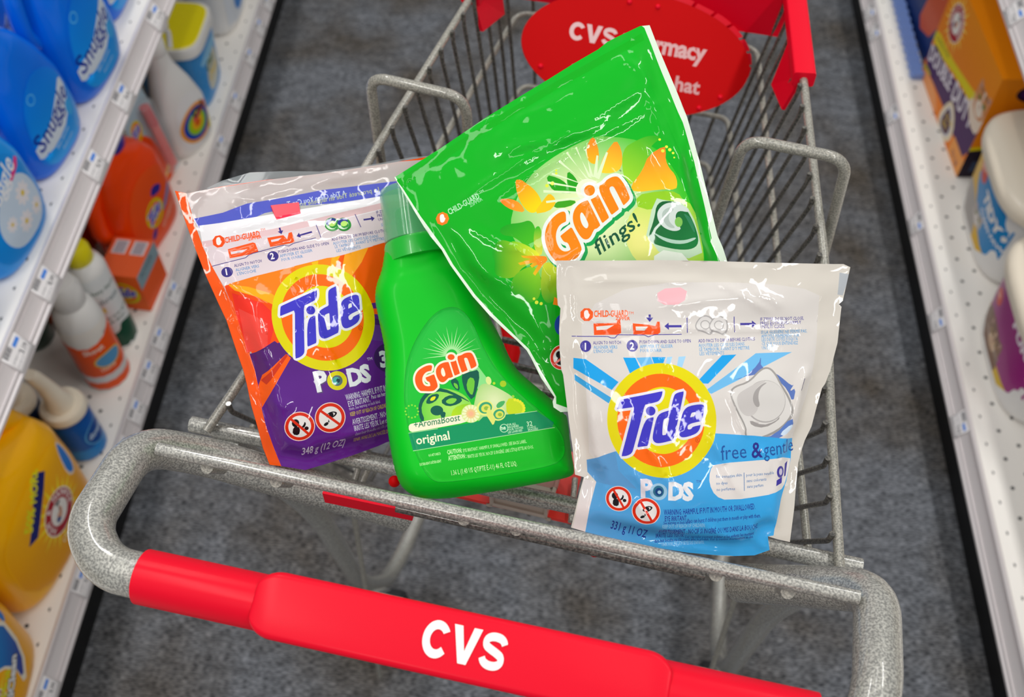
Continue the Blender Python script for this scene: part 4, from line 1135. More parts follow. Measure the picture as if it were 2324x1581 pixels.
for (x, y, t, c) in ((1345, 780, 'ALIGN TO NOTCH', WN), (1346, 790, 'ALIGNER VERS', WB), (1346, 799, "L'ENCOCHE", WB),
                     (1448, 777, 'PUSH DOWN AND SLIDE TO OPEN', WN), (1449, 787, 'APPUYER ET GLISSER', WB), (1449, 796, 'POUR OUVRIR', WB),
                     (1580, 774, 'ADD PACS TO DRUM BEFORE CLOTHES', WN), (1580, 784, 'AJOUTER LES CAPSULES DANS', WB), (1581, 793, "LE TAMBOUR, AVANT D'Y METTRE", WB), (1581, 802, 'LES VÊTEMENTS', WB),
                     (1723, 727, 'IF ZIPPER DOES NOT CLOSE,', WN), (1723, 736, 'PRESS BOTH SIDES FIRMLY', WN), (1723, 744, 'UNTIL IT CLICKS.', WN),
                     (1724, 756, 'SI LA GLISSIÈRE NE FERME PAS,', WB), (1725, 765, 'APPUYEZ FERMEMENT SUR', WB), (1725, 773, "LES DEUX CÔTÉS JUSQU'À", WB), (1725, 782, 'CE QUE VOUS ENTENDIEZ', WB), (1725, 791, 'UN DÉCLIC.', WB)):
    wa.text(t, x, y, 10.4, c, 1.5, .82, .013, res=1)
B1, B2, B3 = '1aa0e4', '6cb6e4', '9fcdea'
wa.poly([(1301, 811), (1328, 813), (1400, 862), (1385, 880), (1301, 835)], B1); wa.poly([(1303, 848), (1385, 898), (1378, 910), (1304, 862)], '3a9fd6')
wa.poly([(1411, 808), (1438, 808), (1450, 835), (1425, 842)], B1); wa.poly([(1440, 808), (1472, 806), (1478, 822), (1452, 830)], B2); wa.poly([(1474, 806), (1505, 806), (1498, 822), (1480, 824)], B1); wa.poly([(1508, 806), (1520, 805), (1514, 822), (1505, 820)], B3); wa.poly([(1534, 805), (1550, 804), (1538, 835), (1528, 830)], B3)
wa.poly([(1632, 802), (1665, 801), (1598, 864), (1570, 862)], B1); wa.poly([(1710, 799), (1794, 797), (1605, 886), (1590, 880)], B2)
# picture of a white pack in splashing water
wa.poly([(1650, 858), (1680, 852), (1716, 822), (1722, 804), (1720, 830), (1750, 842), (1764, 850), (1790, 872), (1796, 868), (1784, 885), (1800, 876), (1792, 910), (1780, 880), (1760, 860), (1740, 845), (1700, 845)], '5a74b4', 1)
wa.poly([(1645, 885), (1655, 870), (1690, 860), (1718, 832), (1740, 828), (1756, 845), (1765, 865), (1790, 905), (1795, 940), (1760, 975), (1686, 998), (1678, 975), (1680, 960), (1655, 915)], '9c9894', 2)
wa.poly([(1649, 886), (1658, 873), (1692, 863), (1720, 836), (1738, 832), (1752, 847), (1762, 868), (1785, 906), (1790, 936), (1757, 970), (1689, 992), (1682, 975), (1684, 960), (1659, 914)], 'd8d4cf', 2)
wa.ell(1728, 905, 47, 47, 'aaa5a2', n=40); wa.ell(1729, 904, 45, 45, 'd3cfca', n=40)
wa.poly([(1660, 890), (1690, 872), (1720, 858), (1732, 860), (1708, 872), (1700, 895), (1706, 915), (1712, 918), (1702, 935), (1682, 938), (1666, 920)], 'c5c0bc', 2)
wa.poly([(1697, 900), (1703, 880), (1722, 865), (1735, 862), (1716, 874), (1710, 895), (1716, 915), (1706, 918)], 'a29d9a', 2)
wa.poly([(1690, 944), (1720, 958), (1750, 950), (1762, 938), (1758, 948), (1725, 964), (1695, 958)], '9a9592', 1)
wa.poly([(1710, 988), (1750, 980), (1790, 940), (1795, 962), (1770, 985), (1725, 996)], '5c7cc0', 1); wa.poly([(1760, 978), (1790, 956), (1794, 965), (1772, 984)], 'cfe0f0', 1)
wa.line([(1820, 855), (1812, 882)], 1.5, '3a3060')
# lower blue field
wa.poly([(1331, 1042), (1392, 1017), (1480, 1010), (1560, 1000), (1612, 973), (1700, 980), (1796, 992), (1794, 1040), (1790, 1060), (1784, 1090), (1770, 1130), (1762, 1170), (1755, 1214), (1744, 1216), (1748, 1250), (1700, 1262), (1560, 1256), (1440, 1234), (1328, 1206), (1338, 1150), (1353, 1092), (1333, 1070)], grad((1340, 1040), '5c9ed2', (1600, 1180), '38a4e2'))
wa.poly([(1331, 1042), (1392, 1017), (1400, 1060), (1440, 1100), (1400, 1096), (1353, 1092), (1333, 1070)], '5a96c8')
wa.poly([(1610, 1040), (1700, 1036), (1794, 1032), (1790, 1060), (1782, 1092), (1768, 1112), (1640, 1124), (1612, 1112), (1598, 1084), (1600, 1056)], 'e3ddd8', 1)
wa.poly([(1300, 1196), (1310, 1150), (1325, 1086), (1353, 1092), (1338, 1150), (1328, 1206)], 'ddd3cf')
wa.line([(1678, 1062), (1679, 1103)], 1.5, '4a7ab0')
for (x, y, t) in ((1614, 1072, 'for sensitive skin'), (1614, 1087, 'no dyes'), (1615, 1101, 'no perfumes'), (1683, 1071, 'pour la peau sensible'), (1684, 1084, 'sans colorants'), (1685, 1097, 'sans parfum')):
    wa.text(t, x, y, 10, '4a7eb4', 2, .82, .01, res=1)
wa.text('free', 1624, 1032, 46, '24549c', 3, .82, .0); wa.text('&', 1695, 1030, 50, '2b2f86', 3, .82, .015); wa.text('gentle', 1724, 1028, 46, '24549c', 5, .78, .0)
wa.ell(1766, 1066, 10, 14, '3d349c', 10); wa.ell(1767, 1066, 5, 8, 'cfc8e0', 10); wa.poly([(1756, 1084), (1772, 1079), (1770, 1092), (1755, 1097)], '3d349c'); wa.poly([(1779, 1050), (1786, 1044), (1782, 1078), (1778, 1080)], '4a4296')
wa.plus(TW.mapped(affine(TKEY, z(TKEY, 6.324, 1370, 820))))
wa.text('P', 1448, 1117, 56, 'ddd6dc', 3, .9, .05); wa.ell(1487, 1104, 19, 19, '9ac4dc'); wa.ell(1487, 1103, 12, 13, '2a6c88'); wa.ell(1488, 1104, 8, 9, '123c78'); wa.ell(1489, 1105, 4, 4, 'a0c8d8')
wa.text('D', 1507, 1120, 54, 'e6e8ea', 0, .86, .05); wa.text('S', 1540, 1120, 54, 'e6e8ea', 0, .9, .055); wa.text('TM', 1569, 1082, 8.5, '3a4a9a', 0)
no_sign(wa, 1401, 1125, 29, 'mouth', sl=60); no_sign(wa, 1461, 1150, 31, 'eye', sl=60)
WI = '232c94'; WH = '8fc4e8'
for (x, y, t, c, h, sx) in ((1500, 1157, 'WARNING: HARMFUL IF PUT IN MOUTH OR SWALLOWED.', WI, 19, .60), (1502, 1172, 'EYE IRRITANT.', WI, 18, .58), (1553, 1175, 'Pacs can burst if children put them in mouth or play with them.', WI, 14, .66), (1500, 1180, 'See warning on back label.', WI, 11, .72),
                            (1498, 1190, 'KEEP OUT OF REACH OF CHILDREN.', WH, 13, .62), (1492, 1207, 'AVERTISSEMENT : NOCIF SI INGÉRÉ OU MIS DANS LA BOUCHE.', WI, 18, .59), (1487, 1219, 'IRRITE LES YEUX.', WI, 16, .6), (1553, 1218, 'Les capsules peuvent éclater si les enfants les mettent', WI, 12, .66), (1484, 1230, 'dans leur bouche ou s\'ils jouent avec le produit. Voir la mention Avertissement au dos.', WI, 11.5, .66), (1500, 1238, 'TENIR HORS DE LA PORTÉE DES ENFANTS.', WH, 11, .62)):
    wa.text(t, x, y, h, c, 3.2, sx, .014, res=1)
wa.text('331 g 11 OZ', 1384, 1197, 30, '1c2f8c', -15, .74, .012, upang=80)
pl_w = Plane((1265, 592, .656), (1925, 600, .660), (1500, 1250, .678))
def b_w(P): return gauss(P, 1560, 960, 250, 210, .014) + gauss(P, 1600, 1150, 190, 90, .006) + gauss(P, 1560, 680, 260, 40, .002)
cs_w = [(1300, 640, 1620, 632, 1.4, 7), (1480, 690, 1700, 672, 1.3, 7), (1300, 745, 1870, 745, 1.4, 5), (1320, 720, 1460, 748, 1.0, 6), (1620, 640, 1760, 710, 1.5, 8), (1700, 650, 1780, 700, 1.4, 9), (1300, 600, 1310, 740, 1.0, 6), (1500, 800, 1520, 860, 1.0, 6), (1590, 960, 1680, 1130, 1.8, 9), (1450, 980, 1540, 1140, 1.6, 6),
        (1640, 880, 1690, 990, 1.5, 8), (1830, 820, 1790, 960, 1.8, 9), (1420, 1060, 1480, 1110, 1.6, 10), (1420, 1120, 1500, 1190, 1.5, 9), (1340, 900, 1350, 1050, 1.0, 9), (1720, 1000, 1740, 1080, 1.4, 7), (1760, 1090, 1790, 1100, 1.0, 6), (1690, 1180, 1740, 1250, 1.5, 8), (1400, 1230, 1700, 1255, 1.0, 7), (1560, 1160, 1700, 1240, 1.0, 10)]
wp, wp_f, hfw, o3w = pouch('detergent_pouch.002', WP, pl_w, wa, PW, cs_w, 'white and sky blue pouch of laundry pacs, rightmost and front in the cart', 'detergent pouch', b_w, 'd8d4ce', seedn=4.4)

# ======================================================= green bottle
BP = [(874, 562), (905, 548), (950, 540), (1014, 545), (1024, 580), (1050, 600), (1085, 650), (1108, 716), (1135, 762), (1165, 831), (1202, 865), (1257, 909), (1280, 940), (1288, 943), (1296, 1026), (1304, 1066), (1300, 1080), (1260, 1090), (1150, 1110), (1035, 1129), (990, 1132), (955, 1130), (930, 1121), (907, 1100), (893, 1054), (879, 970), (875, 887), (876, 803), (866, 752), (858, 716), (851, 678), (855, 645), (868, 612)]
LP = [(1030, 707), (1055, 716), (1078, 745), (1100, 800), (1130, 850), (1180, 900), (1240, 950), (1275, 985), (1282, 1020), (1276, 1042), (1250, 1058), (1150, 1076), (1010, 1096), (985, 1088), (965, 1060), (945, 1010), (930, 950), (926, 880), (935, 820), (960, 765), (995, 720)]
ba = Art()
LPs = chaikin(LP, 2)
ba.polys([LPs], '0a9826', dil=1.2); ba.poly(LPs, grad((1000, 710), '20c040', (1100, 1060), '0bb41e'))
def clipline(pts, w, c): ba.line(pts, w, c)
for k in range(19):
    a = math.radians(188 - k * 10.9); r = 52 + 12 * ((k % 2) == 0); cx0, cy0 = 1031, 813
    p = (cx0 + math.cos(a) * r * 1.05, cy0 - math.sin(a) * r)
    if k % 1 == 0: ba.poly([(cx0 + math.cos(a + .14) * 12, cy0 - math.sin(a + .14) * 12), p, (cx0 + math.cos(a - .14) * 12, cy0 - math.sin(a - .14) * 12)], 'a6e69a')
ba.poly([(1060, 800), (1090, 840), (1120, 880), (1100, 900), (1060, 860)], '8ade86', 1)
ba.poly([(962, 958), (957, 930), (965, 905), (990, 890), (1020, 886), (1060, 900), (1080, 930), (1070, 955), (1000, 965)], radial((1030, 930), 5, 90, 'a8e060', '42c02a'), 2)
DG = '0a5a48'
ba.poly([(962, 960), (956, 930), (964, 905), (986, 888), (1010, 886), (1048, 902), (1076, 920), (1050, 908), (1010, 893), (985, 897), (968, 915), (963, 935), (972, 958)], DG, 1)
ba.poly([(1090, 845), (1092, 870), (1078, 917), (1060, 895), (1052, 865), (1056, 852), (1075, 850)], DG, 1); ba.poly([(1068, 862), (1082, 866), (1080, 890), (1075, 905), (1062, 885)], '6cc43a', 1)
ba.poly([(1026, 868), (1044, 864), (1050, 894), (1036, 888)], DG, 1); ba.poly([(1034, 874), (1044, 878), (1045, 890), (1037, 884)], '6cc43a', 1)
ba.poly([(1005, 917), (1020, 903), (1040, 902), (1056, 912), (1046, 922), (1022, 928)], DG, 1); ba.poly([(1016, 916), (1028, 908), (1044, 910), (1036, 920), (1024, 922)], '7ccc40', 1)
ba.poly([(972, 920), (982, 902), (1004, 898), (1000, 912), (984, 922)], DG, 1); ba.poly([(982, 915), (986, 906), (997, 904), (992, 914)], 'e0e020', 1)
ba.ell(998, 936, 14, 11, DG); ba.poly([(1004, 940), (1018, 938), (1016, 952), (1008, 952)], DG, 1)
ba.poly([(1028, 950), (1035, 930), (1060, 920), (1080, 925), (1070, 950), (1040, 955)], grad((1030, 950), 'b4d81c', (1070, 925), '88c828'), 1)
ba.poly([(1090, 880), (1110, 875), (1140, 890), (1165, 905), (1185, 930), (1190, 950), (1130, 960), (1075, 960), (1080, 920)], radial((1125, 915), 5, 80, 'dce8b0', '70c428'), 2)
ba.poly([(1150, 910), (1175, 908), (1190, 930), (1185, 950), (1152, 948)], 'c4d81e', 1)
for k in range(14):
    a = math.radians(-80 + k * 15); ba.ell(1166 + 24 * math.cos(a), 932 + 20 * math.sin(a), 3.4 if k < 9 else 2.4, 3.4 if k < 9 else 2.4, 'e6e62a', n=12)
for k in range(12):
    a = math.radians(30 * k); ba.ell(943 + 14 * math.cos(a), 938 + 14 * math.sin(a), 2, 2, '8cd838', n=10)
ba.ell(1112, 870, 6, 9, 'dcea90', 15); ba.ell(1124, 876, 3, 3, 'b8dc30'); ba.ell(1144, 877, 7, 7, 'a8cc20'); ba.ell(1166, 905, 3, 3, '9cd23c')
# cream tab, dark band
ba.poly([(936, 968), (945, 964), (1060, 943), (1085, 942), (1085, 958), (946, 984), (937, 981)], 'efe8c8', 1)
ba.poly([(936, 987), (1090, 960), (1100, 950), (1219, 938), (1256, 962), (1252, 974), (946, 1024)], '06905a')
ba.line([(946, 1025), (1258, 973)], 1.4, 'a8dca0'); ba.line([(936, 986), (1000, 976)], 1.2, 'a8dca0'); ba.line([(1170, 944), (1219, 937)], 1.4, 'a8dca0')
ba.ell(1073, 943, 21, 20, radial((1073, 943), 3, 20, 'f0b080', 'cfe890')); 
for k in range(14):
    a = 2 * PI * k / 14; ba.ell(1073 + 15 * math.cos(a), 943 + 15 * math.sin(a), 5, 2.6, 'e6ecb8', -math.degrees(a), n=12)
ba.ell(1073, 943, 5, 4.5, 'ecb088', n=14)
for (x, y, s, c1, c2) in ((1104, 930, 15, 'd6dc58', '3aa070'), (1134, 944, 13, 'd6dc58', '3aa070')):
    ba.ell(x, y, s * 1.25, s * 1.1, 'e2e87a', 20, n=24); ba.ell(x + 1, y, s, s * .85, c2, 20, n=22); ba.ell(x + 2, y + 1, s * .7, s * .6, c1, 20, n=18); ba.ell(x + 3, y + 1, s * .35, s * .3, '8cb840', n=14)
ba.poly([(1116, 960), (1106, 945), (1112, 925), (1122, 945), (1128, 955), (1122, 970)], 'dce070', 1)
ba.poly([(1128, 925), (1136, 916), (1150, 914), (1144, 926), (1132, 932)], '4aae60', 1)
ba.plus(gain_word(border='f0ead0', oc='fb5a10').mapped(affine([(740, 450), (1195, 665), (122, 1100), (1070, 250), (310, 1440)], z([(542, 602), (760, 770), (97, 870), (715, 572), (170, 1003)], 5.27, 930, 700))))
ba.text('+AromaBoost', 947, 975, 21, '1d7a50', 9.5, .86, .008, .12)
ba.text('original', 953, 1011, 27, 'e8ecc8', 9, 1.02, .018)
ba.ell(1146, 975, 9.5, 9.5, 'b8e6b8', n=24); ba.ell(1146, 975, 8, 8, '069060', n=24); ba.text('he', 1139, 979, 13, 'c8f0c8', 9, .9, .03)
for i, t in enumerate(('FOR ALL', 'MACHINES', 'POUR TOUTES', 'LES LAVEUSES')): ba.text(t, 1153 + i * .6, 970 + i * 5.6, 6.6, 'b4e4b8', 9, .8, .025, res=1)
ba.text('32', 1196, 971, 15, 'c4eac0', 8, .9, .01); ba.text('LOADS/', 1198, 976, 6, 'b4e4b8', 8, .9, .02, res=1); ba.text('BRASSÉES', 1199, 981, 6, 'b4e4b8', 8, .9, .02, res=1)
CC = 'b6eca0'
ba.text('CAUTION:', 1021, 1033, 14, CC, 8.5, .7, .035, res=1); ba.text('EYE IRRITANT. HARMFUL IF SWALLOWED. SEE BACK LABEL.', 1056, 1028, 10.5, CC, 8.5, .66, .01, res=1)
ba.text('ATTENTION :', 1024, 1046, 14, CC, 8.5, .66, .035, res=1); ba.text("IRRITE LES YEUX. NOCIF SI INGÉRÉ. LIRE L'ÉTIQUETTE AU DOS.", 1066, 1041, 10.5, CC, 8.5, .66, .01, res=1)
ba.text('1.36 L (1.43 US QT/PTE É.-U.) 46 FL OZ LIQ.', 1029, 1079, 15.5, 'c2f0a8', 8.5, .66, .008, res=1)
ba.text('DETERGENT-DÉTERGENT', 961, 1058, 8, CC, 10, .62, .02, res=1); ba.text('01471853', 980, 1038, 8, CC, 10, .7, .02, res=1)
pl_b = Plane((870, 560, .735), (1000, 1130, .712), (1300, 1075, .712))
O_b = segs_of([BP])
BT, BR = .022, 62.0
def hb(P):
    d = np.clip(seg_dist(O_b, P) / BR, 0, 1)
    h = BT * (1 - (1 - d) ** 2.4) ** .5
    # shoulder facet and raised spine around the label
    s = 1 / (1 + np.exp(-((P[:, 1] - 640) + (P[:, 0] - 900) * .25) / 9))
    h = h * (.80 + .20 * s)
    e = seg_dist(segs_of([LPs]), P); ins = inside(segs_of([LPs]), P)
    h -= np.where(ins, .0011 * np.clip(e / 5, 0, 1), 0)
    return h
cen_b = pl_b.at(np.array([[1050., 900.]]))[0]
btl = empty('detergent_bottle', tuple(cen_b), 0, 'bright green plastic bottle of liquid detergent standing in the middle of the cart', 'detergent bottle')
BPs = chaikin(BP, 2)
O_b = segs_of([BPs])
printed('bottle_body', BPs, '00c020', ba, lambda P: pl_b.at(P, hb(P)) - cen_b, hdpe, btl, step=9, rings=(1, 4, 9, 16, 26))
printed('bottle_back', BPs, '00c020', None, lambda P: pl_b.at(P, -.85 * BT * (1 - (1 - np.clip(seg_dist(O_b, P) / BR, 0, 1)) ** 2.4) ** .5) - cen_b, hdpe, btl, step=26, rings=(1, 4, 12, 26))
# neck ring and translucent measuring cap: round things on the bottle's own axis
ax_t = pl_b.at(np.array([[928., 425.]]))[0]; ax_m = pl_b.at(np.array([[946., 548.]]))[0]; ax_b = pl_b.at(np.array([[955., 590.]]))[0]
def axial(name, p, q, prof, m, parent, seg=40):
    p, q = Vector(p), Vector(q); a = (q - p); L = a.length; a.normalize()
    u = a.cross(Vector((0, 0, 1))).normalized(); w = a.cross(u)
    vs, fs = [], []
    for r, t in prof:
        for k in range(seg):
            an = 2 * PI * k / seg; vs.append(p + a * (t * L) + u * math.cos(an) * r + w * math.sin(an) * r * .94)
    for i in range(len(prof) - 1):
        for k in range(seg):
            x, y = i * seg + k, i * seg + (k + 1) % seg; fs.append((x, y, y + seg, x + seg))
    return mesh_obj(name, [v - Vector(cen_b) for v in vs], fs, m, parent, sharp=40)
gcap = bpy.data.materials.new('translucent_green_cap'); gcap.use_nodes = True
_b = gcap.node_tree.nodes['Principled BSDF']; _b.inputs['Base Color'].default_value = (*lin('6cc486'), 1); _b.inputs['Roughness'].default_value = .12; _b.inputs['Alpha'].default_value = .48; _b.inputs['Coat Weight'].default_value = .6
_t = gcap.node_tree.nodes.new('ShaderNodeTexWave'); _t.inputs['Scale'].default_value = 60; _t.inputs['Distortion'].default_value = 1
_u = gcap.node_tree.nodes.new('ShaderNodeBump'); _u.inputs['Strength'].default_value = .1; gcap.node_tree.links.new(_t.outputs['Fac'], _u.inputs['Height']); gcap.node_tree.links.new(_u.outputs['Normal'], _b.inputs['Normal'])
gpl = mat('green_neck_plastic', '0cb42c', .35, coat=.2)
R0 = .0222
axial('neck_ring', ax_m, ax_b, [(R0 * .6, -.1), (R0 * 1.0, -.08), (R0 * 1.05, .1), (R0 * 1.08, .95), (R0 * .7, 1.0)], gpl, btl)
axial('inner_spout', ax_t, ax_m, [(.0001, .40), (R0 * .5, .40), (R0 * .56, .45), (R0 * .56, 1.0)], gpl, btl)
axial('measuring_cap', ax_t, ax_m, [(.0001, .0), (R0 * .80, .0), (R0 * .92, .03), (R0 * .95, .10), (R0 * .97, .5), (R0 * 1.0, .97), (R0 * .92, .985), (R0 * .91, .5), (R0 * .88, .12), (.0001, .06)], gcap, btl)
# ------------------------------------------------------------------ goods on the shelves
ink = print_mat('bottle_label_print', .34, .2, spec=.15, coat_rough=.08)
box_ink = print_mat('carton_print', .45, .08, spec=.15)
def interp(secs, zz):
    zs_ = [s[0] for s in secs]; arr = np.array(secs, float)
    return [np.interp(zz, zs_, arr[:, k]) for k in range(1, 6)]
def loft(name, secs, m, parent, seg=40, sharp=50):
    """bottle body; sections are (z, half width, half depth, centre x, centre y, squareness)"""
    vs, fs = [], []
    zz = []
    for a, b in zip(secs[:-1], secs[1:]):
        k = max(1, int((b[0] - a[0]) / .008)); zz += [a[0] + (b[0] - a[0]) * j / k for j in range(k)]
    zz.append(secs[-1][0])
    # gentle smoothing of the profile between the given sections
    for z_ in zz:
        w = .006; vals = [interp(secs, min(max(z_ + d, secs[0][0]), secs[-1][0])) for d in (-w, 0, w)]
        a, b, cx, cy, n = [(v[0] + 2 * v[1] + v[2]) / 4 for v in zip(*vals)]
        for k in range(seg):
            t = 2 * PI * k / seg; c, s = math.cos(t), math.sin(t)
            vs.append((cx + a * math.copysign(abs(c) ** (2 / n), c), cy + b * math.copysign(abs(s) ** (2 / n), s), z_))
    for i in range(len(zz) - 1):
        for k in range(seg):
            p, q = i * seg + k, i * seg + (k + 1) % seg; fs.append((p, q, q + seg, p + seg))
    fs.append(tuple(range(seg - 1, -1, -1))); fs.append(tuple(range((len(zz) - 1) * seg, len(zz) * seg)))
    return mesh_obj(name, vs, fs, m, parent, sharp=sharp)
def label_on(name, secs, outline, base, art, parent, m=None, step=9, off=.0007):
    """printed label hugging the front (-y) of a lofted bottle; outline and artwork in millimetres (x right, y up)"""
    def f(P):
        x, z_ = P[:, 0] / 1000, P[:, 1] / 1000
        A = np.array([[(lambda v: (v[0][i] + 2 * v[1][i] + v[2][i]) / 4)([interp(secs, np.clip(zz + d, secs[0][0], secs[-1][0])) for d in (-.006, 0, .006)]) for i in range(5)] for zz in z_])
        a, b, cx, cy, n = A.T
        u = np.clip(np.abs((x - cx) / a), 0, .995)
        return np.stack([x, cy - b * (1 - u ** n) ** (1 / n) - off, z_], 1)
    return printed(name, outline, base, art, f, m or ink, parent, step=step)
def face_on(name, w, h, y, base, art, parent, m=None, step=30, z0=0.0):
    return printed(name, [(-w / 2, 0), (w / 2, 0), (w / 2, h), (-w / 2, h)], base, art, lambda P: np.stack([P[:, 0] / 1000, np.full(len(P), y), P[:, 1] / 1000 + z0], 1), m or box_ink, parent, step=step)
def tide_round(a, x, y, r):
    """small round word mark, y up"""
    return a.plus(TW.mapped(affine([(790, 795), (1552, 795), (790, 1595)], [(x, y), (x + r, y), (x, y - r)])))
def sun_round(a, x, y, r, rays=True, ray_c='f6e06a'):
    if rays:
        for k in range(20):
            t = 2 * PI * k / 20; R = r * (1.75 if k % 2 else 1.5); w = .10
            a.poly([(x + r * math.cos(t - w), y + r * math.sin(t - w)), (x + R * math.cos(t), y + R * math.sin(t)), (x + r * math.cos(t + w), y + r * math.sin(t + w))], ray_c)
    a.ell(x, y, r * 1.06, r * 1.06, 'f4ece0', n=36); a.ell(x, y, r, r, 'b0202e', n=36); a.ell(x, y, r * .6, r * .6, 'f2ece6', n=30)
    for k, ch in enumerate('ARM & HAMMER'):
        t = math.radians(205 - k * 21); a.text(ch, x + r * .70 * math.cos(t), y + r * .70 * math.sin(t), r * .36, 'f4e8e4', math.degrees(t) - 90, 1, .03, up=1, align='c', res=1)
    # raised arm holding a hammer
    a.poly([(x - .3 * r, y - .3 * r), (x - .22 * r, y + .05 * r), (x - .05 * r, y + .02 * r), (x + .12 * r, y + .22 * r), (x + .24 * r, y + .12 * r), (x + .16 * r, y - .14 * r), (x - .02 * r, y - .34 * r)], 'd9a184', 1)
    a.poly([(x - .34 * r, y - .36 * r), (x - .36 * r, y - .1 * r), (x - .18 * r, y - .08 * r), (x - .06 * r, y - .36 * r)], '2a4a8a')
    a.poly([(x + .02 * r, y + .02 * r), (x + .06 * r, y + .0 * r), (x + .2 * r, y + .44 * r), (x + .15 * r, y + .46 * r)], '4a3020'); a.poly([(x + .0 * r, y + .42 * r), (x + .3 * r, y + .33 * r), (x + .34 * r, y + .46 * r), (x + .04 * r, y + .55 * r)], '303438')
def cat_face(a, x, y, r, c0, c1, eye='8a9a40', dark='3a2a20'):
    a.poly([(x - r, y + .1 * r), (x - .95 * r, y + 1.15 * r), (x - .4 * r, y + .8 * r), (x + .4 * r, y + .8 * r), (x + .95 * r, y + 1.15 * r), (x + r, y + .1 * r), (x + .8 * r, y - .6 * r), (x, y - .9 * r), (x - .8 * r, y - .6 * r)], c0, 2)
    a.poly([(x - .78 * r, y + .9 * r), (x - .8 * r, y + .5 * r), (x - .5 * r, y + .7 * r)], 'c99a8c'); a.poly([(x + .78 * r, y + .9 * r), (x + .8 * r, y + .5 * r), (x + .5 * r, y + .7 * r)], 'c99a8c')
    a.ell(x, y - .32 * r, .5 * r, .42 * r, c1); a.poly([(x - .12 * r, y + .75 * r), (x, y - .1 * r), (x + .12 * r, y + .75 * r)], c1)
    for s in (-1, 1):
        a.ell(x + s * .4 * r, y + .15 * r, .19 * r, .16 * r, eye, n=18); a.ell(x + s * .4 * r, y + .15 * r, .07 * r, .15 * r, '101010', n=14)
        for k in (-1, 0, 1): a.line([(x + s * .3 * r, y - .3 * r + k * .05 * r), (x + s * 1.15 * r, y - .3 * r + k * .22 * r)], r * .02, 'f0ece4')
        for k in range(3): a.line([(x + s * (.2 + .2 * k) * r, y + .75 * r), (x + s * (.14 + .16 * k) * r, y + .48 * r)], r * .06, dark)
    a.poly([(x - .12 * r, y - .1 * r), (x + .12 * r, y - .1 * r), (x, y - .24 * r)], 'c07a70'); a.line([(x, y - .22 * r), (x, y - .38 * r)], r * .04, dark)
def put(name, px, py, z_, rz, label, cat, group=None, dx=0, dy=0):
    p = bp(px, py, z_); return empty(name, (p[0] + dx, p[1] + dy, z_), rz, label, cat, group)
LF, RF = PI / 2, -PI / 2

blue1 = mat('deep_blue_plastic', '0070ea', .28, coat=.3, spec=.2); blue2 = mat('sky_blue_plastic', '0098f4', .28, coat=.3, spec=.2); navy = mat('navy_plastic', '10306e', .3, coat=.4)
whitep = mat('white_plastic', 'e9e7e4', .32, coat=.35); orangep = mat('orange_plastic', 'f84400', .3, coat=.25, spec=.2); yellowp = mat('golden_plastic', 'ffb800', .28, coat=.35, spec=.2)
creamp = mat('cream_plastic', 'ece0cc', .35, coat=.3); bluecap = mat('royal_blue_cap', '1a22a8', .35, coat=.3); yellowcap = mat('yellow_cap', 'f0e000', .35, coat=.2)

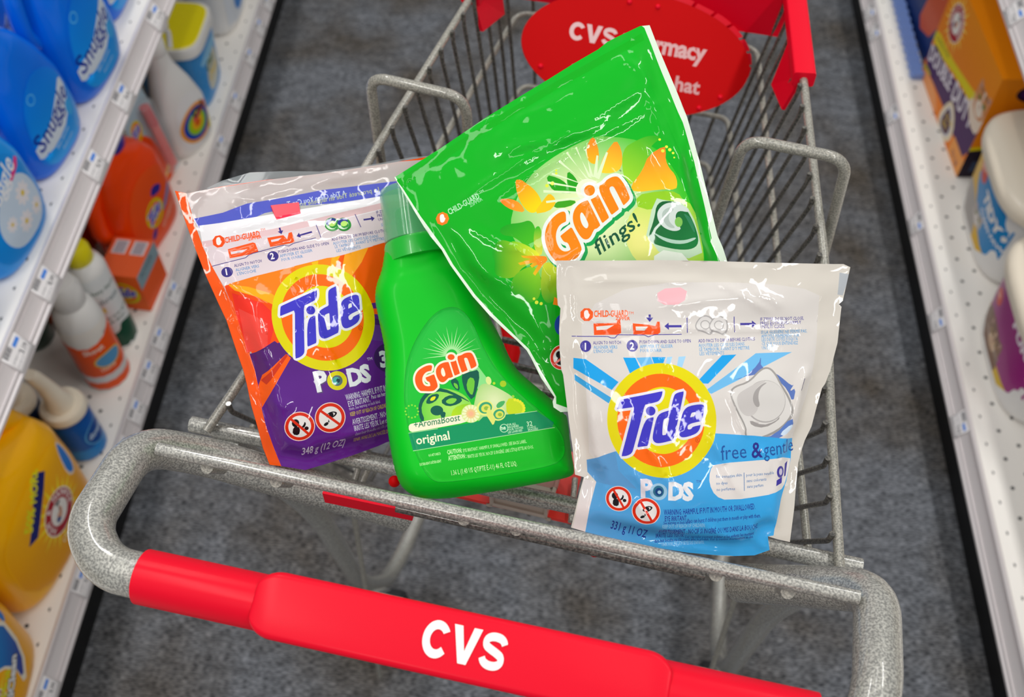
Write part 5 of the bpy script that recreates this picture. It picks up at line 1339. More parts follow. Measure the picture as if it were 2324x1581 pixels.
# ---- blue fabric softener bottles on the upper shelf
def softener(p, label, body, s, kind, rz=0.0):
    g = empty('softener_bottle', tuple(p), LF + rz, label, 'fabric softener bottle', None)
    se = [(0, .060, .036, 0, 0, 3), (.006, .070, .042, 0, 0, 3.2), (.05, .076, .045, 0, 0, 3), (.11, .074, .043, -.002, 0, 2.8), (.16, .060, .038, -.008, 0, 2.5), (.20, .042, .033, -.016, 0, 2.3), (.225, .024, .026, -.022, 0, 2.1), (.24, .020, .020, -.022, 0, 2)]
    se = [(a * s, b * s, c * s, d * s, e * s, f) for a, b, c, d, e, f in se]
    loft('bottle_body', se, body, g)
    v = [(-.022 * s, 0, 0)]
    cp = lathe('cap', [(.021 * s, .238 * s), (.024 * s, .242 * s), (.024 * s, .275 * s), (.021 * s, .280 * s)], body if kind else blue2, g, 28, ax=(-.022 * s, 0))
    tube('side_handle', fillet([(-.060 * s, .0, .10 * s), (-.088 * s, 0, .13 * s), (-.080 * s, 0, .20 * s), (-.035 * s, 0, .225 * s)], .03, 8), .012 * s, body, g, seg=14)
    a = Art(); k = s
    if kind in (0, 1):
        a.poly([(-52 * k, 18 * k), (-58 * k, 70 * k), (-50 * k, 118 * k), (-20 * k, 150 * k), (12 * k, 150 * k), (45 * k, 120 * k), (60 * k, 70 * k), (52 * k, 18 * k), (0, 8 * k)], grad((0, 10 * k), '10a0f6', (0, 150 * k), '0078e8'), 2)
        a.poly([(-60 * k, 66 * k), (-20 * k, 74 * k), (20 * k, 100 * k), (46 * k, 112 * k), (50 * k, 86 * k), (20 * k, 52 * k), (-20 * k, 42 * k), (-66 * k, 40 * k)], 'd8e2ee', 1)
        a.text('Snuggle', -56 * k, 50 * k, 40 * k, '0e2f9a', 16, .88, .012, .15, up=1)
        a.text('Blue Sparkle', -26 * k, 33 * k, 9 * k, 'd0e8fa', 10, .9, 0, .1, up=1, res=1); a.text('fresh scent', -14 * k, 22 * k, 8 * k, 'd0e8fa', 8, .9, 0, .1, up=1, res=1)
        a.ell(34 * k, 62 * k, 10 * k, 13 * k, '3aa8ee'); a.ell(-30 * k, 128 * k, 8 * k, 8 * k, '58b8f0', hole=.8)
        base = '0070ea' if kind == 0 else '0080ee'
    else:
        a.poly([(-20 * k, 20 * k), (-46 * k, 50 * k), (-40 * k, 90 * k), (0, 120 * k), (40 * k, 100 * k), (54 * k, 60 * k), (40 * k, 20 * k)], 'cfe0f2', 2)
        for x, y, r in ((20, 80, 15), (2, 48, 14), (32, 46, 12), (-22, 66, 10)):
            for q in range(9):
                t = 2 * PI * q / 9; a.ell((x + r * .62 * math.cos(t)) * k, (y + r * .62 * math.sin(t)) * k, r * .48 * k, r * .24 * k, 'f1ecf0', math.degrees(t) * -1, n=12)
            a.ell(x * k, y * k, r * .26 * k, r * .26 * k, 'e8c838', n=14)
        a.poly([(6 * k, 104 * k), (12 * k, 112 * k), (50 * k, 122 * k), (48 * k, 112 * k)], 'e83a86', 1)
        a.text('Snuggle', -58 * k, 92 * k, 36 * k, 'f2f4fa', 14, .88, .012, .18, up=1)
        base = '1090ea'
    lab = chaikin([(-56 * k, 12 * k), (-62 * k, 66 * k), (-54 * k, 120 * k), (-24 * k, 152 * k), (10 * k, 152 * k), (46 * k, 124 * k), (64 * k, 66 * k), (56 * k, 12 * k)], 2)
    label_on('front_label', se, lab, base, a, g, step=12 * k)
    return g
UZg = UZ
b1 = softener((-.742, 1.262, UZ), 'deep blue softener bottle on the upper left shelf, beside the second price tag', blue1, 1.06, 0, -.12)
b2 = softener((-.750, 1.095, UZ), 'bright blue fabric softener bottle in the middle of the upper left shelf row', blue1, .98, 1, -.12)
b3 = softener((-.745, .915, UZ), 'sky blue fabric softener bottle with white flowers on its label, upper left shelf', blue2, 1.04, 2, -.1)
b4 = softener((-.755, .735, UZ), 'sky blue fabric softener bottle barely showing at the left edge of the picture', blue2, .95, 2)
b5 = softener((-.760, 1.44, UZ), 'small blue softener bottle at the top edge of the upper left shelf', blue1, .86, 1)
b6 = softener((-.88, 1.262, UZ), 'dark blue softener bottle standing behind the deep blue one on the upper left shelf', navy, 1.02, 0)
b7 = softener((-.885, 1.068, UZ), 'blue softener bottle mostly hidden behind the middle one of the upper shelf', blue1, .9, 1)
for o, n_ in ((b1, 'a'),): pass

# ---- lower left shelf
# white jug at the top
g = empty('bleach_jug', (-.745, 1.865, LZ), LF, 'white jug with a blue label at the top of the lower left shelf', 'detergent jug')
se = [(0, .062, .045, 0, 0, 3), (.01, .072, .052, 0, 0, 3), (.14, .074, .054, 0, 0, 3), (.2, .055, .045, 0, 0, 2.5), (.235, .024, .024, 0, 0, 2)]
loft('jug_body', se, whitep, g); lathe('cap', [(.025, .232), (.027, .236), (.027, .262), (.024, .266)], bluecap, g)
a = Art(); a.poly([(-30, 30), (-30, 90), (10, 120), (50, 100), (45, 40)], '1c7cd0', 2); a.text('2X', -18, 60, 36, 'f0f4fa', 0, .9, .03, up=1)
label_on('front_label', se, [(-60, 20), (60, 20), (60, 140), (-60, 140)], 'd8dde4', a, g, step=14)

# tub with a yellow lid
def tub(p, label, w, d, h, bodym, lidm, rimm, art, base, rz=0.0, lid_s=1.08, name='powder_tub'):
    g = empty(name, tuple(p), LF + rz, label, 'tub')
    se = [(0, w * .44, d * .44, 0, 0, 4), (.006, w * .46, d * .46, 0, 0, 4.5), (h * .86, w * .5, d * .5, 0, 0, 5), (h * .88, w * .5, d * .5, 0, 0, 5)]
    loft('tub_body', se, bodym, g)
    l = [(h * .85, w * .5 * lid_s, d * .5 * lid_s, 0, 0, 4.5), (h * .97, w * .5 * lid_s, d * .5 * lid_s, 0, 0, 4.5), (h * .985, w * .49 * lid_s, d * .49 * lid_s, 0, 0, 4.5)]
    rim = loft('lid_rim', l, rimm, g)
    t = [(h * .985, w * .46 * lid_s, d * .46 * lid_s, 0, 0, 4.5), (h * 1.0, w * .44 * lid_s, d * .44 * lid_s, 0, 0, 4.5)]
    loft('lid_top', t, lidm, rim)
    label_on('front_label', se, [(-w * 430, 10), (w * 430, 10), (w * 450, h * 820), (-w * 450, h * 820)], base, art, g, step=12)
    return g
a = Art(); a.poly([(-30, 20), (-38, 60), (-10, 100), (30, 96), (40, 40), (10, 16)], 'c8c8b8', 2); a.text('Oxi', -30, 66, 30, '3a6a30', 8, .9, .04, up=1); a.text('Clean', -26, 42, 24, 'e0c020', 8, .9, .04, up=1); a.ell(0, 100, 50, 12, '8ac6ea')
tub((-.760, 1.632, LZ), 'square blue tub with a white rim and flat yellow lid on the lower left shelf', .142, .14, .155, mat('light_blue_plastic', '3a90d4', .3, coat=.4), yellowcap, whitep, a, '3c94da')
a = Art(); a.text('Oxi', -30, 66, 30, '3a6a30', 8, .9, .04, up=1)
tub((-.915, 1.56, LZ), 'yellow lidded tub in shadow behind the square blue tub on the lower left shelf', .13, .11, .14, mat('shadow_brown_tub', '8a6a30', .4), yellowcap, whitep, a, '8a7030')  # brown body and label colours paint in the shadow behind the front tub

# white spray bottle with coloured rings
g = empty('stain_spray_bottle', (-.716, 1.480, LZ), LF - .38, 'white stain remover spray bottle with a ringed target logo on the lower left shelf', 'spray bottle')
se = [(0, .045, .028, 0, 0, 2.6), (.008, .054, .034, 0, 0, 2.6), (.09, .056, .035, 0, 0, 2.5), (.14, .042, .030, -.004, 0, 2.3), (.19, .024, .022, -.010, 0, 2.1), (.222, .019, .019, -.012, 0, 2)]
loft('bottle_body', se, whitep, g)
n0 = lathe('spray_neck', [(.020, .220), (.021, .224), (.021, .245), (.017, .250)], whitep, g, 20, ax=(-.012, 0))
bm = bmesh.new(); box_bm(bm, (-.045, -.014, .248), (.030, .014, .278), .008); bm_obj('spray_head', bm, whitep, g)
tube('trigger', fillet([(.02, 0, .25), (.034, 0, .235), (.026, 0, .205)], .01), .005, whitep, g, seg=10)
a = Art()
for r, c in ((43, 'ee9a14'), (36, '1046b4'), (26, '9ccc1a'), (16, 'f0b414'), (8, 'e05a14')): a.ell(2, 62, r, r * .95, c, n=40)
a.poly([(-10, 66), (40, 80), (42, 92), (-8, 80)], 'e04a5a', 1); a.text('Oxi', -2, 72, 26, '303438', 14, .9, .05, up=1); a.poly([(26, 20), (44, 26), (44, 60), (34, 46)], 'd8d010', 1)
label_on('front_label', se, chaikin([(-40, 10), (-44, 60), (-38, 110), (-20, 130), (14, 130), (36, 110), (45, 60), (42, 10)], 2), 'e8e6e6', a, g, step=7)

# blister pack with a red stain pen
g = empty('stain_pen_blister_pack', (-.728, 1.372, LZ), LF - .1, 'clear blister pack with an orange card and a red stain pen', 'blister pack')
a = Art(); a.poly([(-48, 0), (48, 0), (48, 40), (20, 60), (6, 110), (-48, 150)], 'f0540c', 1); a.poly([(-48, 60), (0, 40), (10, 100), (-30, 130), (-48, 130)], 'ee4808', 1); tide_round(a, -22, 140, 20); a.poly([(-44, 70), (-20, 62), (-18, 78), (-42, 86)], 'f2a010'); a.poly([(-10, 8), (40, 26), (38, 34), (-12, 16)], 'f0d070')
a.ell(0, 186, 8, 3, '38506a')
def lean(P): return np.stack([P[:, 0] / 1000, .10 * P[:, 1] / 1000, P[:, 1] / 1000], 1)
printed('backing_card', chaikin([(-48, 0), (-48, 0), (48, 0), (48, 0), (48, 195), (30, 205), (-30, 205), (-48, 195)], 1), 'a9bfcb', a, lean, box_ink, g, step=14)
pen = tube('stain_pen', [(.020, -.008, .030), (.018, .002, .125)], .0085, mat('coral_pen', 'f25a4a', .3, coat=.4), g, seg=16); tube('pen_cap', [(.018, .002, .125), (.017, .007, .165)], .0095, mat('pen_cap_red', 'e0101c', .3, coat=.4), pen, seg=16)
clear = mat('clear_blister', 'dfe8ec', .1, coat=.8, alpha=.22)
bm = bmesh.new(); box_bm(bm, (-.002, -.020, .018), (.040, .004, .172), .009, 3)
for v in bm.verts: v.co.y += .10 * v.co.z
bm_obj('blister', bm, clear, g)

# orange detergent jugs
def jug(name, p, label, body, cap, se, hp, hr, capx, caph, capr, art, base, outline, rz=0.0, cat='detergent jug', step=11):
    g = empty(name, tuple(p), LF + rz, label, cat)
    loft('jug_body', se, body, g, seg=44)
    tube('jug_handle', fillet(hp, .05, 10), hr, body, g, seg=18)
    lathe('cap', [(capr * .9, caph[0]), (capr, caph[0] + .004), (capr, caph[1] - .004), (capr * .9, caph[1])], cap, g, 30, ax=(capx, 0))
    if art is not None: label_on('front_label', se, outline, base, art, g, step=step)
    return g
sj = [(0, .070, .040, 0, 0, 3.2), (.008, .080, .047, 0, 0, 3.4), (.09, .082, .048, 0, 0, 3.2), (.15, .078, .046, 0, 0, 3), (.19, .060, .040, .008, 0, 2.6), (.215, .034, .030, .022, 0, 2.2), (.228, .024, .024, .024, 0, 2)]
sjm = [(z_, a_, b_, -c_, d_, n_) for z_, a_, b_, c_, d_, n_ in sj]
a = Art(); a.poly([(-66, 10), (66, 10), (70, 60), (62, 140), (-20, 168), (-62, 120)], 'f2500c', 2); tide_round(a, -6, 74, 27); a.poly([(10, 122), (34, 110), (30, 98), (14, 100), (-2, 108)], '2a208c', 1); a.poly([(-30, 44), (-12, 50), (-20, 32), (-34, 30)], '2a208c', 1)
a.poly([(14, 62), (20, 56), (62, 78), (60, 88), (50, 88)], '7080b4', 1); a.poly([(0, 20), (62, 46), (64, 66), (0, 44)], 'ee5a34', 1); a.text('HYGIENIC', 4, 28, 12, 'f4b8a0', 22, .9, .02, up=1, res=1)
jl = chaikin([(-66, 10), (66, 10), (72, 60), (64, 140), (-20, 170), (-66, 120)], 2)
jug('detergent_jug', (-.742, 1.240, LZ), 'orange detergent jug with a round logo and dark blue cap, lower left shelf', orangep, bluecap, sjm, [(-.065, 0, .06), (-.094, 0, .09), (-.086, 0, .17), (-.03, 0, .205)], .015, -.004, (.214, .262), .033, a, 'f84400', jl, rz=-.22)
jug('detergent_jug.001', (-.86, 1.215, LZ), 'dark orange detergent jug standing in shade at the back of the lower left shelf', mat('shaded_orange_plastic', 'd43204', .35, coat=.3), bluecap, sjm, [(-.065, 0, .06), (-.094, 0, .09), (-.086, 0, .17), (-.03, 0, .205)], .015, -.024, (.226, .262), .029, None, None, None)  # same jug in a darker orange: its shade is put into the colour

# small orange carton
def carton(name, p, rz, label, cat, w, d, h, fa, fb, ta, sa_, base, sb=None, tb=None):
    """carton with printed front (-y), side (-x when side=-1) and top; sizes in metres"""
    g = empty(name, tuple(p), rz, label, cat)
    W, Dp, H = w * 1000, d * 1000, h * 1000
    face_on('front_face', W, H, -d / 2, base, fa, g)
    for s, art_, nm in ((-1, sa_, 'side_face'), (1, fb, 'side_face')):
        printed(nm, [(-Dp / 2, 0), (Dp / 2, 0), (Dp / 2, H), (-Dp / 2, H)], sb or base, art_, lambda P, s=s: np.stack([np.full(len(P), s * w / 2), P[:, 0] / 1000 * s, P[:, 1] / 1000], 1), box_ink, g, step=30)
    printed('top_face', [(-W / 2, -Dp / 2), (W / 2, -Dp / 2), (W / 2, Dp / 2), (-W / 2, Dp / 2)], tb or base, ta, lambda P: np.stack([P[:, 0] / 1000, P[:, 1] / 1000, np.full(len(P), h)], 1), box_ink, g, step=30)
    bm = bmesh.new(); box_bm(bm, (-w / 2 + .0006, -d / 2 + .0006, .0003), (w / 2 - .0006, d / 2 - .0006, h - .0006)); bm_obj('carton_body', bm, mat('carton_edge', 'd8a070', .6), g)
    return g
fa = Art(); fa.poly([(-41, 55), (41, 55), (41, 100), (-41, 100)], '8aa2ac'); fa.text('POWER', -30, 70, 16, '5a7078', 0, .9, .02, up=1)
# near side carries the round logo (local +x or -x side that faces the camera is -x)
ns = Art(); tide_round(ns, 0, 42, 26)
tp = Art()
for y0 in (-28, 4): tp.poly([(6, y0), (36, y0), (36, y0 + 24), (6, y0 + 24)], 'e8e2e4'); [tp.line([(9 + 3 * k, y0 + 3), (9 + 3 * k, y0 + 21)], 1.6, '50506e') for k in range(9)]
carton('stain_remover_carton', (-.712, 1.110, LZ), LF - .08, 'small orange carton with two barcodes on top, in front of the orange jug', 'carton', .082, .068, .088, fa, None, tp, ns, 'f05a1c', sb='f2641e', tb='f0683a')
tp = Art(); fa2 = Art(); fa2.poly([(-40, 40), (40, 40), (40, 80), (-40, 80)], 'b8c4ca')
carton('stain_remover_carton.001', (-.84, 1.06, LZ), LF + .1, 'orange and grey carton mostly hidden behind the white aerosol can', 'carton', .06, .05, .07, fa2, None, tp, None, 'e04a18', tb='a8b8c0')

# aerosol cans and dark can
def can(name, p, label, cat, prof, m, capprof, capm, art, base, r, z0, z1, rz=0.0, extra=None):
    g = empty(name, tuple(p), LF + rz, label, cat)
    lathe('can_body', prof, m, g, 32); 
    if capprof: lathe('cap', capprof, capm, g, 28)
    if art is not None:
        R_ = r + .0006
        printed('printed_sleeve', [(-PI * R_ * 1000 * .98, z0), (PI * R_ * 1000 * .98, z0), (PI * R_ * 1000 * .98, z1), (-PI * R_ * 1000 * .98, z1)], base, art, lambda P: np.stack([R_ * np.sin(P[:, 0] / 1000 / R_), -R_ * np.cos(P[:, 0] / 1000 / R_), P[:, 1] / 1000], 1), ink, g, step=9)
    return g
a = Art(); a.poly([(-100, 8), (100, 8), (100, 36), (50, 40), (10, 62), (0, 64), (-20, 44), (-100, 40)], '104a34', 0)
a.text('Febreze', -30, 120, 17, '7a8a90', 0, .9, .02, up=1); a.poly([(-34, 100), (-14, 100), (-14, 112), (-34, 112)], 'e0c818')
for i, t in enumerate(('Heavy Starch', 'easy iron spray', 'fresh linen')): a.text(t, -28, 146 - i * 13 if i == 0 else 94 - i * 11, 11, '2c5a48', 0, .85, .02, up=1, res=1)
can('starch_spray_can', (-.722, 1.010, LZ), 'white aerosol can with a yellow cap and dark green foot', 'aerosol can', [(.030, 0), (.0325, .004), (.0325, .178), (.029, .190), (.021, .198)], whitep,
    [(.020, .197), (.022, .200), (.0215, .222), (.016, .232), (.004, .236)], yellowcap, a, 'e4e6e6', .0325, 4, 178, rz=-.5)
a = Art(); a.poly([(-110, 4), (110, 4), (110, 128), (30, 132), (0, 118), (-30, 110), (-60, 120), (-110, 134)], 'f2540c', 1); a.poly([(-110, 22), (110, 22), (110, 38), (-110, 38)], 'ded8d6')
a.ell(0, 72, 26, 17, 'e8b838'); a.ell(0, 72, 23, 14, '5a9ac8'); a.text('Shout', -34, 96, 16, 'f4e0d0', 6, .9, .03, up=1, res=1); a.text('TRIPLE', -22, 50, 10, 'f8d8c0', 0, .9, .02, up=1, res=1)
can('stain_remover_bottle', (-.719, .937, LZ), 'orange and white stain remover bottle with a rounded white cap', 'stain remover bottle', [(.032, 0), (.0355, .004), (.036, .150), (.031, .175), (.024, .186)], whitep,
    [(.023, .184), (.0255, .188), (.0255, .220), (.021, .232), (.006, .237)], whitep, a, 'ece6de', .0362, 3, 150, rz=-.55)
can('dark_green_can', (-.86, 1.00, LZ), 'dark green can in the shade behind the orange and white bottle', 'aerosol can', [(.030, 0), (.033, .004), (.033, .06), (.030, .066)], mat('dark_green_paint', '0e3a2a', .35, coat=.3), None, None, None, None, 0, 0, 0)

# blue bottles with cream spouts
def spout_bottle(p, label, m, lean_, art, base):
    g = empty('freshener_pump_bottle', tuple(p), LF, label, 'pump bottle')
    lathe('bottle_body', [(.028, 0), (.031, .004), (.0315, .09), (.028, .104)], m, g, 32)
    lathe('collar', [(.028, .102), (.0335, .103), (.034, .110), (.031, .117), (.022, .118)], creamp, g, 32)
    tube('spout', [(0, 0, .115), (-.001, 0, .128), (-.004, 0, .15), (-.010, 0, .185), (-.018, 0, .214), (-.022, 0, .226)], .02, creamp, g, seg=20, radii=[.021, .0195, .0145, .0115, .0105, .008])
    if art is not None:
        R_ = .0322
        printed('printed_sleeve', [(-80, 6), (80, 6), (80, 92), (-80, 92)], base, art, lambda P: np.stack([R_ * np.sin(P[:, 0] / 1000 / R_), -R_ * np.cos(P[:, 0] / 1000 / R_), P[:, 1] / 1000], 1), ink, g, step=9)
    return g
a = Art(); a.ell(0, 52, 26, 24, '6ab8e8'); a.ell(0, 52, 24, 22, '0a4a9c'); a.text('downy', -20, 47, 17, 'cfe4f4', 0, .85, .02, up=1); a.poly([(-80, 6), (80, 6), (80, 22), (-80, 34)], '2a86d2')
spout_bottle((-.712, .800, LZ), 'blue pump bottle with a long cream spout on the lower left shelf', mat('mid_blue_plastic', '0c56a8', .3, coat=.4), 0, a, '0c5ab0')
a = Art(); a.ell(0, 52, 26, 24, '283a5a'); a.text('downy', -20, 47, 17, '8090a8', 0, .85, .02, up=1)
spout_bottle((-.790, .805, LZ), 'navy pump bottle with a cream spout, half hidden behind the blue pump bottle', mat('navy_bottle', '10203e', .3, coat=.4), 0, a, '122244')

# big yellow jugs
sy = [(0, .100, .055, 0, 0, 3), (.010, .112, .064, 0, 0, 3.2), (.10, .116, .066, 0, 0, 3.1), (.17, .112, .064, 0, 0, 3), (.205, .098, .056, 0, 0, 2.8), (.23, .06, .042, -.02, 0, 2.4), (.25, .034, .032, -.03, 0, 2)]
a = Art(); a.poly([(-92, 10), (92, 10), (98, 80), (94, 150), (60, 186), (-40, 186), (-92, 150)], grad((0, 10), 'f2a008', (0, 180), 'ffb80a'), 2)
sun_round(a, 14, 96, 34, ray_c='ffe22a'); a.poly([(-54, 122), (-36, 116), (36, 172), (22, 188), (14, 186)], '1c2272'); a.text('50%', -38, 134, 24, 'e8e018', 38, .85, .04, up=1); a.text('MORE', -6, 158, 20, 'e8e018', 38, .85, .04, up=1)
a.text('Clean Burst', -8, 42, 15, 'f4e8b0', 14, .85, .02, up=1); a.text('CONCENTRATED', 0, 26, 9, 'c46a08', 14, .9, .02, up=1, res=1)
a.poly([(62, 112), (70, 150), (84, 172), (92, 140), (90, 110), (78, 92)], 'f0d8c0', 1); a.poly([(66, 114), (73, 150), (84, 166), (89, 140), (87, 112), (78, 98)], '1c7cd8', 1)
jo = chaikin([(-92, 10), (92, 10), (100, 80), (96, 150), (66, 190), (-40, 190), (-96, 150)], 2)
hp = [(-.02, -.0, .225), (.03, -.004, .262), (.07, -.004, .235), (.094, 0, .17)]
jug('laundry_jug', (-.738, .632, LZ), 'large golden yellow detergent jug with a red roundel and a 50% banner', yellowp, yellowp, sy, hp, .019, -.035, (.246, .285), .030, a, 'ffb800', jo, rz=-.12, step=13)
a = Art(); a.poly([(-92, 10), (92, 10), (98, 80), (94, 150), (60, 186), (-40, 186), (-92, 150)], 'ffb206', 2); sun_round(a, -30, 80, 34, ray_c='ffe22a')
a.poly([(-10, 150), (30, 160), (82, 150), (70, 60), (30, 20), (40, 80)], 'f6ecd8', 1); a.poly([(-4, 146), (30, 154), (76, 146), (64, 66), (34, 34), (42, 84)], grad((0, 150), '1a9ae0', (70, 60), '2a2a9a'), 1)
a.text('Plus', 2, 66, 26, 'e8e018', 30, .85, .04, up=1); a.text('OxiClean', -14, 38, 24, 'f4f4f4', 30, .85, .05, up=1, outline='303030', ow=1.4); a.poly([(78, 120), (90, 128), (88, 160), (78, 156)], '1c7cd8', 1)
jug('laundry_jug.001', (-.736, .388, LZ), 'large golden yellow detergent jug in the bottom left corner, blue and white label', yellowp, yellowp, sy, hp, .019, -.035, (.246, .285), .030, a, 'ffb800', jo, step=13)

# ---- right shelf: cat litter
# front art of the orange cartons
def litter_art():
    a = Art()
    a.poly([(-150, 0), (150, 0), (150, 232), (-150, 232)], grad((0, 60), 'f08006', (0, 232), 'f49208'))
    sun_round(a, -84, 170, 34, ray_c='ffd860')
    a.poly([(-150, 80), (-90, 88), (0, 112), (150, 132), (150, 162), (30, 134), (-60, 116), (-150, 112)], 'e8d400', 1)
    a.poly([(-150, 84), (-60, 92), (10, 108), (150, 136), (150, 40), (90, 34), (40, 40), (-60, 34), (-150, 26)], '45145a', 1)
    a.text('DOUBLE', -142, 44, 44, 'e6dfe8', 12, .80, .03, up=1, fit=138); a.text('DUTY', 6, 72, 52, 'e6dfe8', 9, .80, .03, up=1, fit=118)
    a.text('CLUMPING LITTER', -140, 94, 12, '7a6a10', 9, .8, .01, up=1, res=1)
    a.poly([(-146, 14), (-110, 24), (-100, 36), (-146, 30)], 'b8a808', 1); a.poly([(-150, 0), (-150, 22), (-60, 34), (-10, 0)], 'f2a060', 1)
    a.poly([(70, 120), (90, 140), (150, 150), (150, 100), (110, 96)], 'f0dcc8', 1); cat_face(a, 118, 150, 34, 'd8905a', 'f2e0cc')
    a.poly([(22, 76), (62, 54), (74, 22), (50, -4), (10, -4), (-10, 12), (0, 50)], 'e8d8b8', 1); a.poly([(22, 66), (54, 48), (62, 20), (44, 2), (12, 2), (0, 14), (8, 46)], 'd8d4d4', 1); a.poly([(22, 58), (48, 42), (54, 20), (40, 7), (14, 7), (6, 16), (12, 42)], '3c1050', 1)
    a.text('ODOR', 14, 32, 16, 'd8b818', 4, .85, .02, up=1, res=1); a.text('SEAL', 14, 15, 16, 'd8b818', 4, .85, .02, up=1, res=1)
    a.poly([(80, 40), (150, 40), (150, 0), (80, 0)], 'f0a050')
    a.text('13.1 kg', 92, 10, 16, '45145a', 0, .8, .02, up=1)
    return a
sa1 = Art(); sa1.poly([(-100, 0), (100, 0), (100, 96), (-100, 66)], '201426'); sa1.poly([(-100, 66), (100, 96), (100, 104), (-100, 74)], 'e8d400')
for k in range(4): sa1.poly([(-84 + k * 44, 14 + k * 5), (-52 + k * 44, 18 + k * 5), (-52 + k * 44, 44 + k * 5), (-84 + k * 44, 40 + k * 5)], '33405c')
sa1.ell(-20, 200, 44, 22, '2a1030'); sa1.ell(-20, 200, 36, 17, '45145a'); sa1.text('ODOR', -42, 192, 18, 'c8a818', 0, .8, .03, up=1); sun_round(sa1, 24, 140, 18, rays=False)
ta1 = Art(); ta1.poly([(40, 50), (120, 50), (120, 84), (40, 84)], 'd8d0c0'); [ta1.line([(46 + 7 * k, 56), (46 + 7 * k, 78)], 3.4, '404050') for k in range(10)]
def corner_box(near, far, d):
    """centre and turn of a carton on the right whose aisle face runs from near to far corner"""
    n_, f_ = np.array(near), np.array(far); u = f_ - n_; L = np.hypot(*u); u /= L; inw = np.array([u[1], -u[0]])
    c = (n_ + f_) / 2 + inw * d / 2
    return (c[0], c[1], LZ), math.atan2(-u[1], -u[0]), L
c, rz, L = corner_box((.746, 1.474), (.727, 1.772), .2)
g = carton('cat_litter_carton', c, rz, 'orange cat litter carton with a purple double duty band on the right shelf', 'litter carton', L, .20, .232, litter_art(), sa1, ta1, None, 'f08a0a')
# second carton and neighbours further up
fa = Art(); fa.poly([(-70, 0), (150, 0), (150, 232), (-70, 232)], '0c2c6c'); fa.ell(-20, 190, 50, 40, 'd8c060'); fa.ell(-20, 190, 42, 33, '143a8a'); fa.poly([(-150, 0), (-90, 0), (-90, 232), (-150, 232)], '0c6a3a'); fa.poly([(40, 20), (150, 60), (150, 200), (60, 120)], 'd2562c', 1); fa.ell(110, 180, 26, 44, 'b8b4a8')
for k in range(3): fa.text('FRESH', -140 + k * 14, 20, 18, '7ac090', 90, .9, .02, up=1)
c, rz, L = corner_box((.738, 1.79), (.725, 2.10), .2)
carton('cat_litter_carton.001', c, rz, 'dark blue and green litter carton beyond the orange one on the right shelf', 'litter carton', L, .20, .24, fa, None, None, None, '0f6a3c', tb='0c2c6c')
# pale bag with a saw tooth edge lying in front
p0, p1 = bp(2046, 0, LZ + .01), bp(2090, 182, LZ + .01)
P2 = [(p0[0] - .005, p0[1] + .14), (p0[0] + .02, p0[1] + .14)]
g = empty('liner_bag', (.716, 1.90, LZ), 0, 'periwinkle bag with a saw tooth edge lying before the dark blue carton', 'bag')
n_ = 26; ed = []
for k in range(n_ + 1):
    y = -.15 + .33 * k / n_; ed.append(((-.018 if k % 2 else -.014) + .004, y))
vs = [(x, y, .010) for x, y in ed] + [(x + .022, y, .016) for x, y in ed] + [(x, y, .001) for x, y in ed] + [(x + .022, y, .001) for x, y in ed]
m_ = n_ + 1; fs = []
for k in range(n_): fs += [(k, k + 1, m_ + k + 1, m_ + k), (2 * m_ + k, 3 * m_ + k, 3 * m_ + k + 1, 2 * m_ + k + 1), (k, 2 * m_ + k, 2 * m_ + k + 1, k + 1), (m_ + k, m_ + k + 1, 3 * m_ + k + 1, 3 * m_ + k)]
fs += [(0, m_, 3 * m_, 2 * m_), (n_, 2 * m_ + n_, 3 * m_ + n_, m_ + n_)]
mesh_obj('bag_body', vs, fs, mat('periwinkle_film', '6f8cd0', .3, coat=.5), g, smooth=False)

# two white pails
def pail(p, label, w, d, h, art, base, rz=0.0):
    g = empty('cat_litter_pail', tuple(p), RF + rz, label, 'litter pail')
    se = [(0, w * .44, d * .44, 0, 0, 3.4), (.008, w * .475, d * .475, 0, 0, 3.6), (h * .9, w * .5, d * .5, 0, 0, 3.8), (h * .92, w * .5, d * .5, 0, 0, 3.8)]
    loft('pail_body', se, whitep, g, seg=56)
    l = [(h * .84, w * .54, d * .56, 0, 0, 3.4), (h * .95, w * .545, d * .57, 0, 0, 3.4), (h, w * .50, d * .50, 0, 0, 3.2)]
    lid = loft('lid', l, creamp, g, seg=56)
    loft('lid_grip', [(h, w * .2, d * .2, 0, 0, 3), (h + .012, w * .18, d * .18, 0, 0, 3)], creamp, lid)
    base_lip = [(-.0005 + .0, w * .45, d * .455, 0, 0, 3.4), (.010, w * .487, d * .49, 0, 0, 3.6), (.013, w * .478, d * .478, 0, 0, 3.6)]
    W = w * 1000
    label_on('front_label', se, chaikin([(-W * .40, 24), (W * .40, 24), (W * .44, h * 860), (-W * .44, h * 860)], 1), base, art, g, step=14)
    return g
a = Art(); a.poly([(-130, 0), (130, 0), (130, 60), (20, 66), (-40, 120), (-60, 200), (-130, 260)], 'e0b004', 0)
a.poly([(-60, 300), (-66, 210), (-30, 130), (30, 74), (130, 40), (130, 300)], '0e86c8', 1); a.poly([(-130, 300), (-130, 130), (-74, 120), (-40, 200), (-70, 300)], 'e2b206', 1)
a.poly([(-56, 200), (-30, 170), (-10, 190), (-30, 240), (-52, 240)], 'd83a24', 1); a.text('NEW', -52, 196, 20, 'f0c8b8', 24, .9, .04, up=1)
a.poly([(-100, 24), (-104, 90), (-70, 128), (-20, 120), (6, 84), (20, 40), (10, 20)], 'a8a29e', 2); cat_face(a, 10, 96, 26, 'b4aca6', 'ded8d2', dark='4a3c34'); a.poly([(-104, 90), (-118, 120), (-108, 130), (-96, 100)], '8a827e', 1)
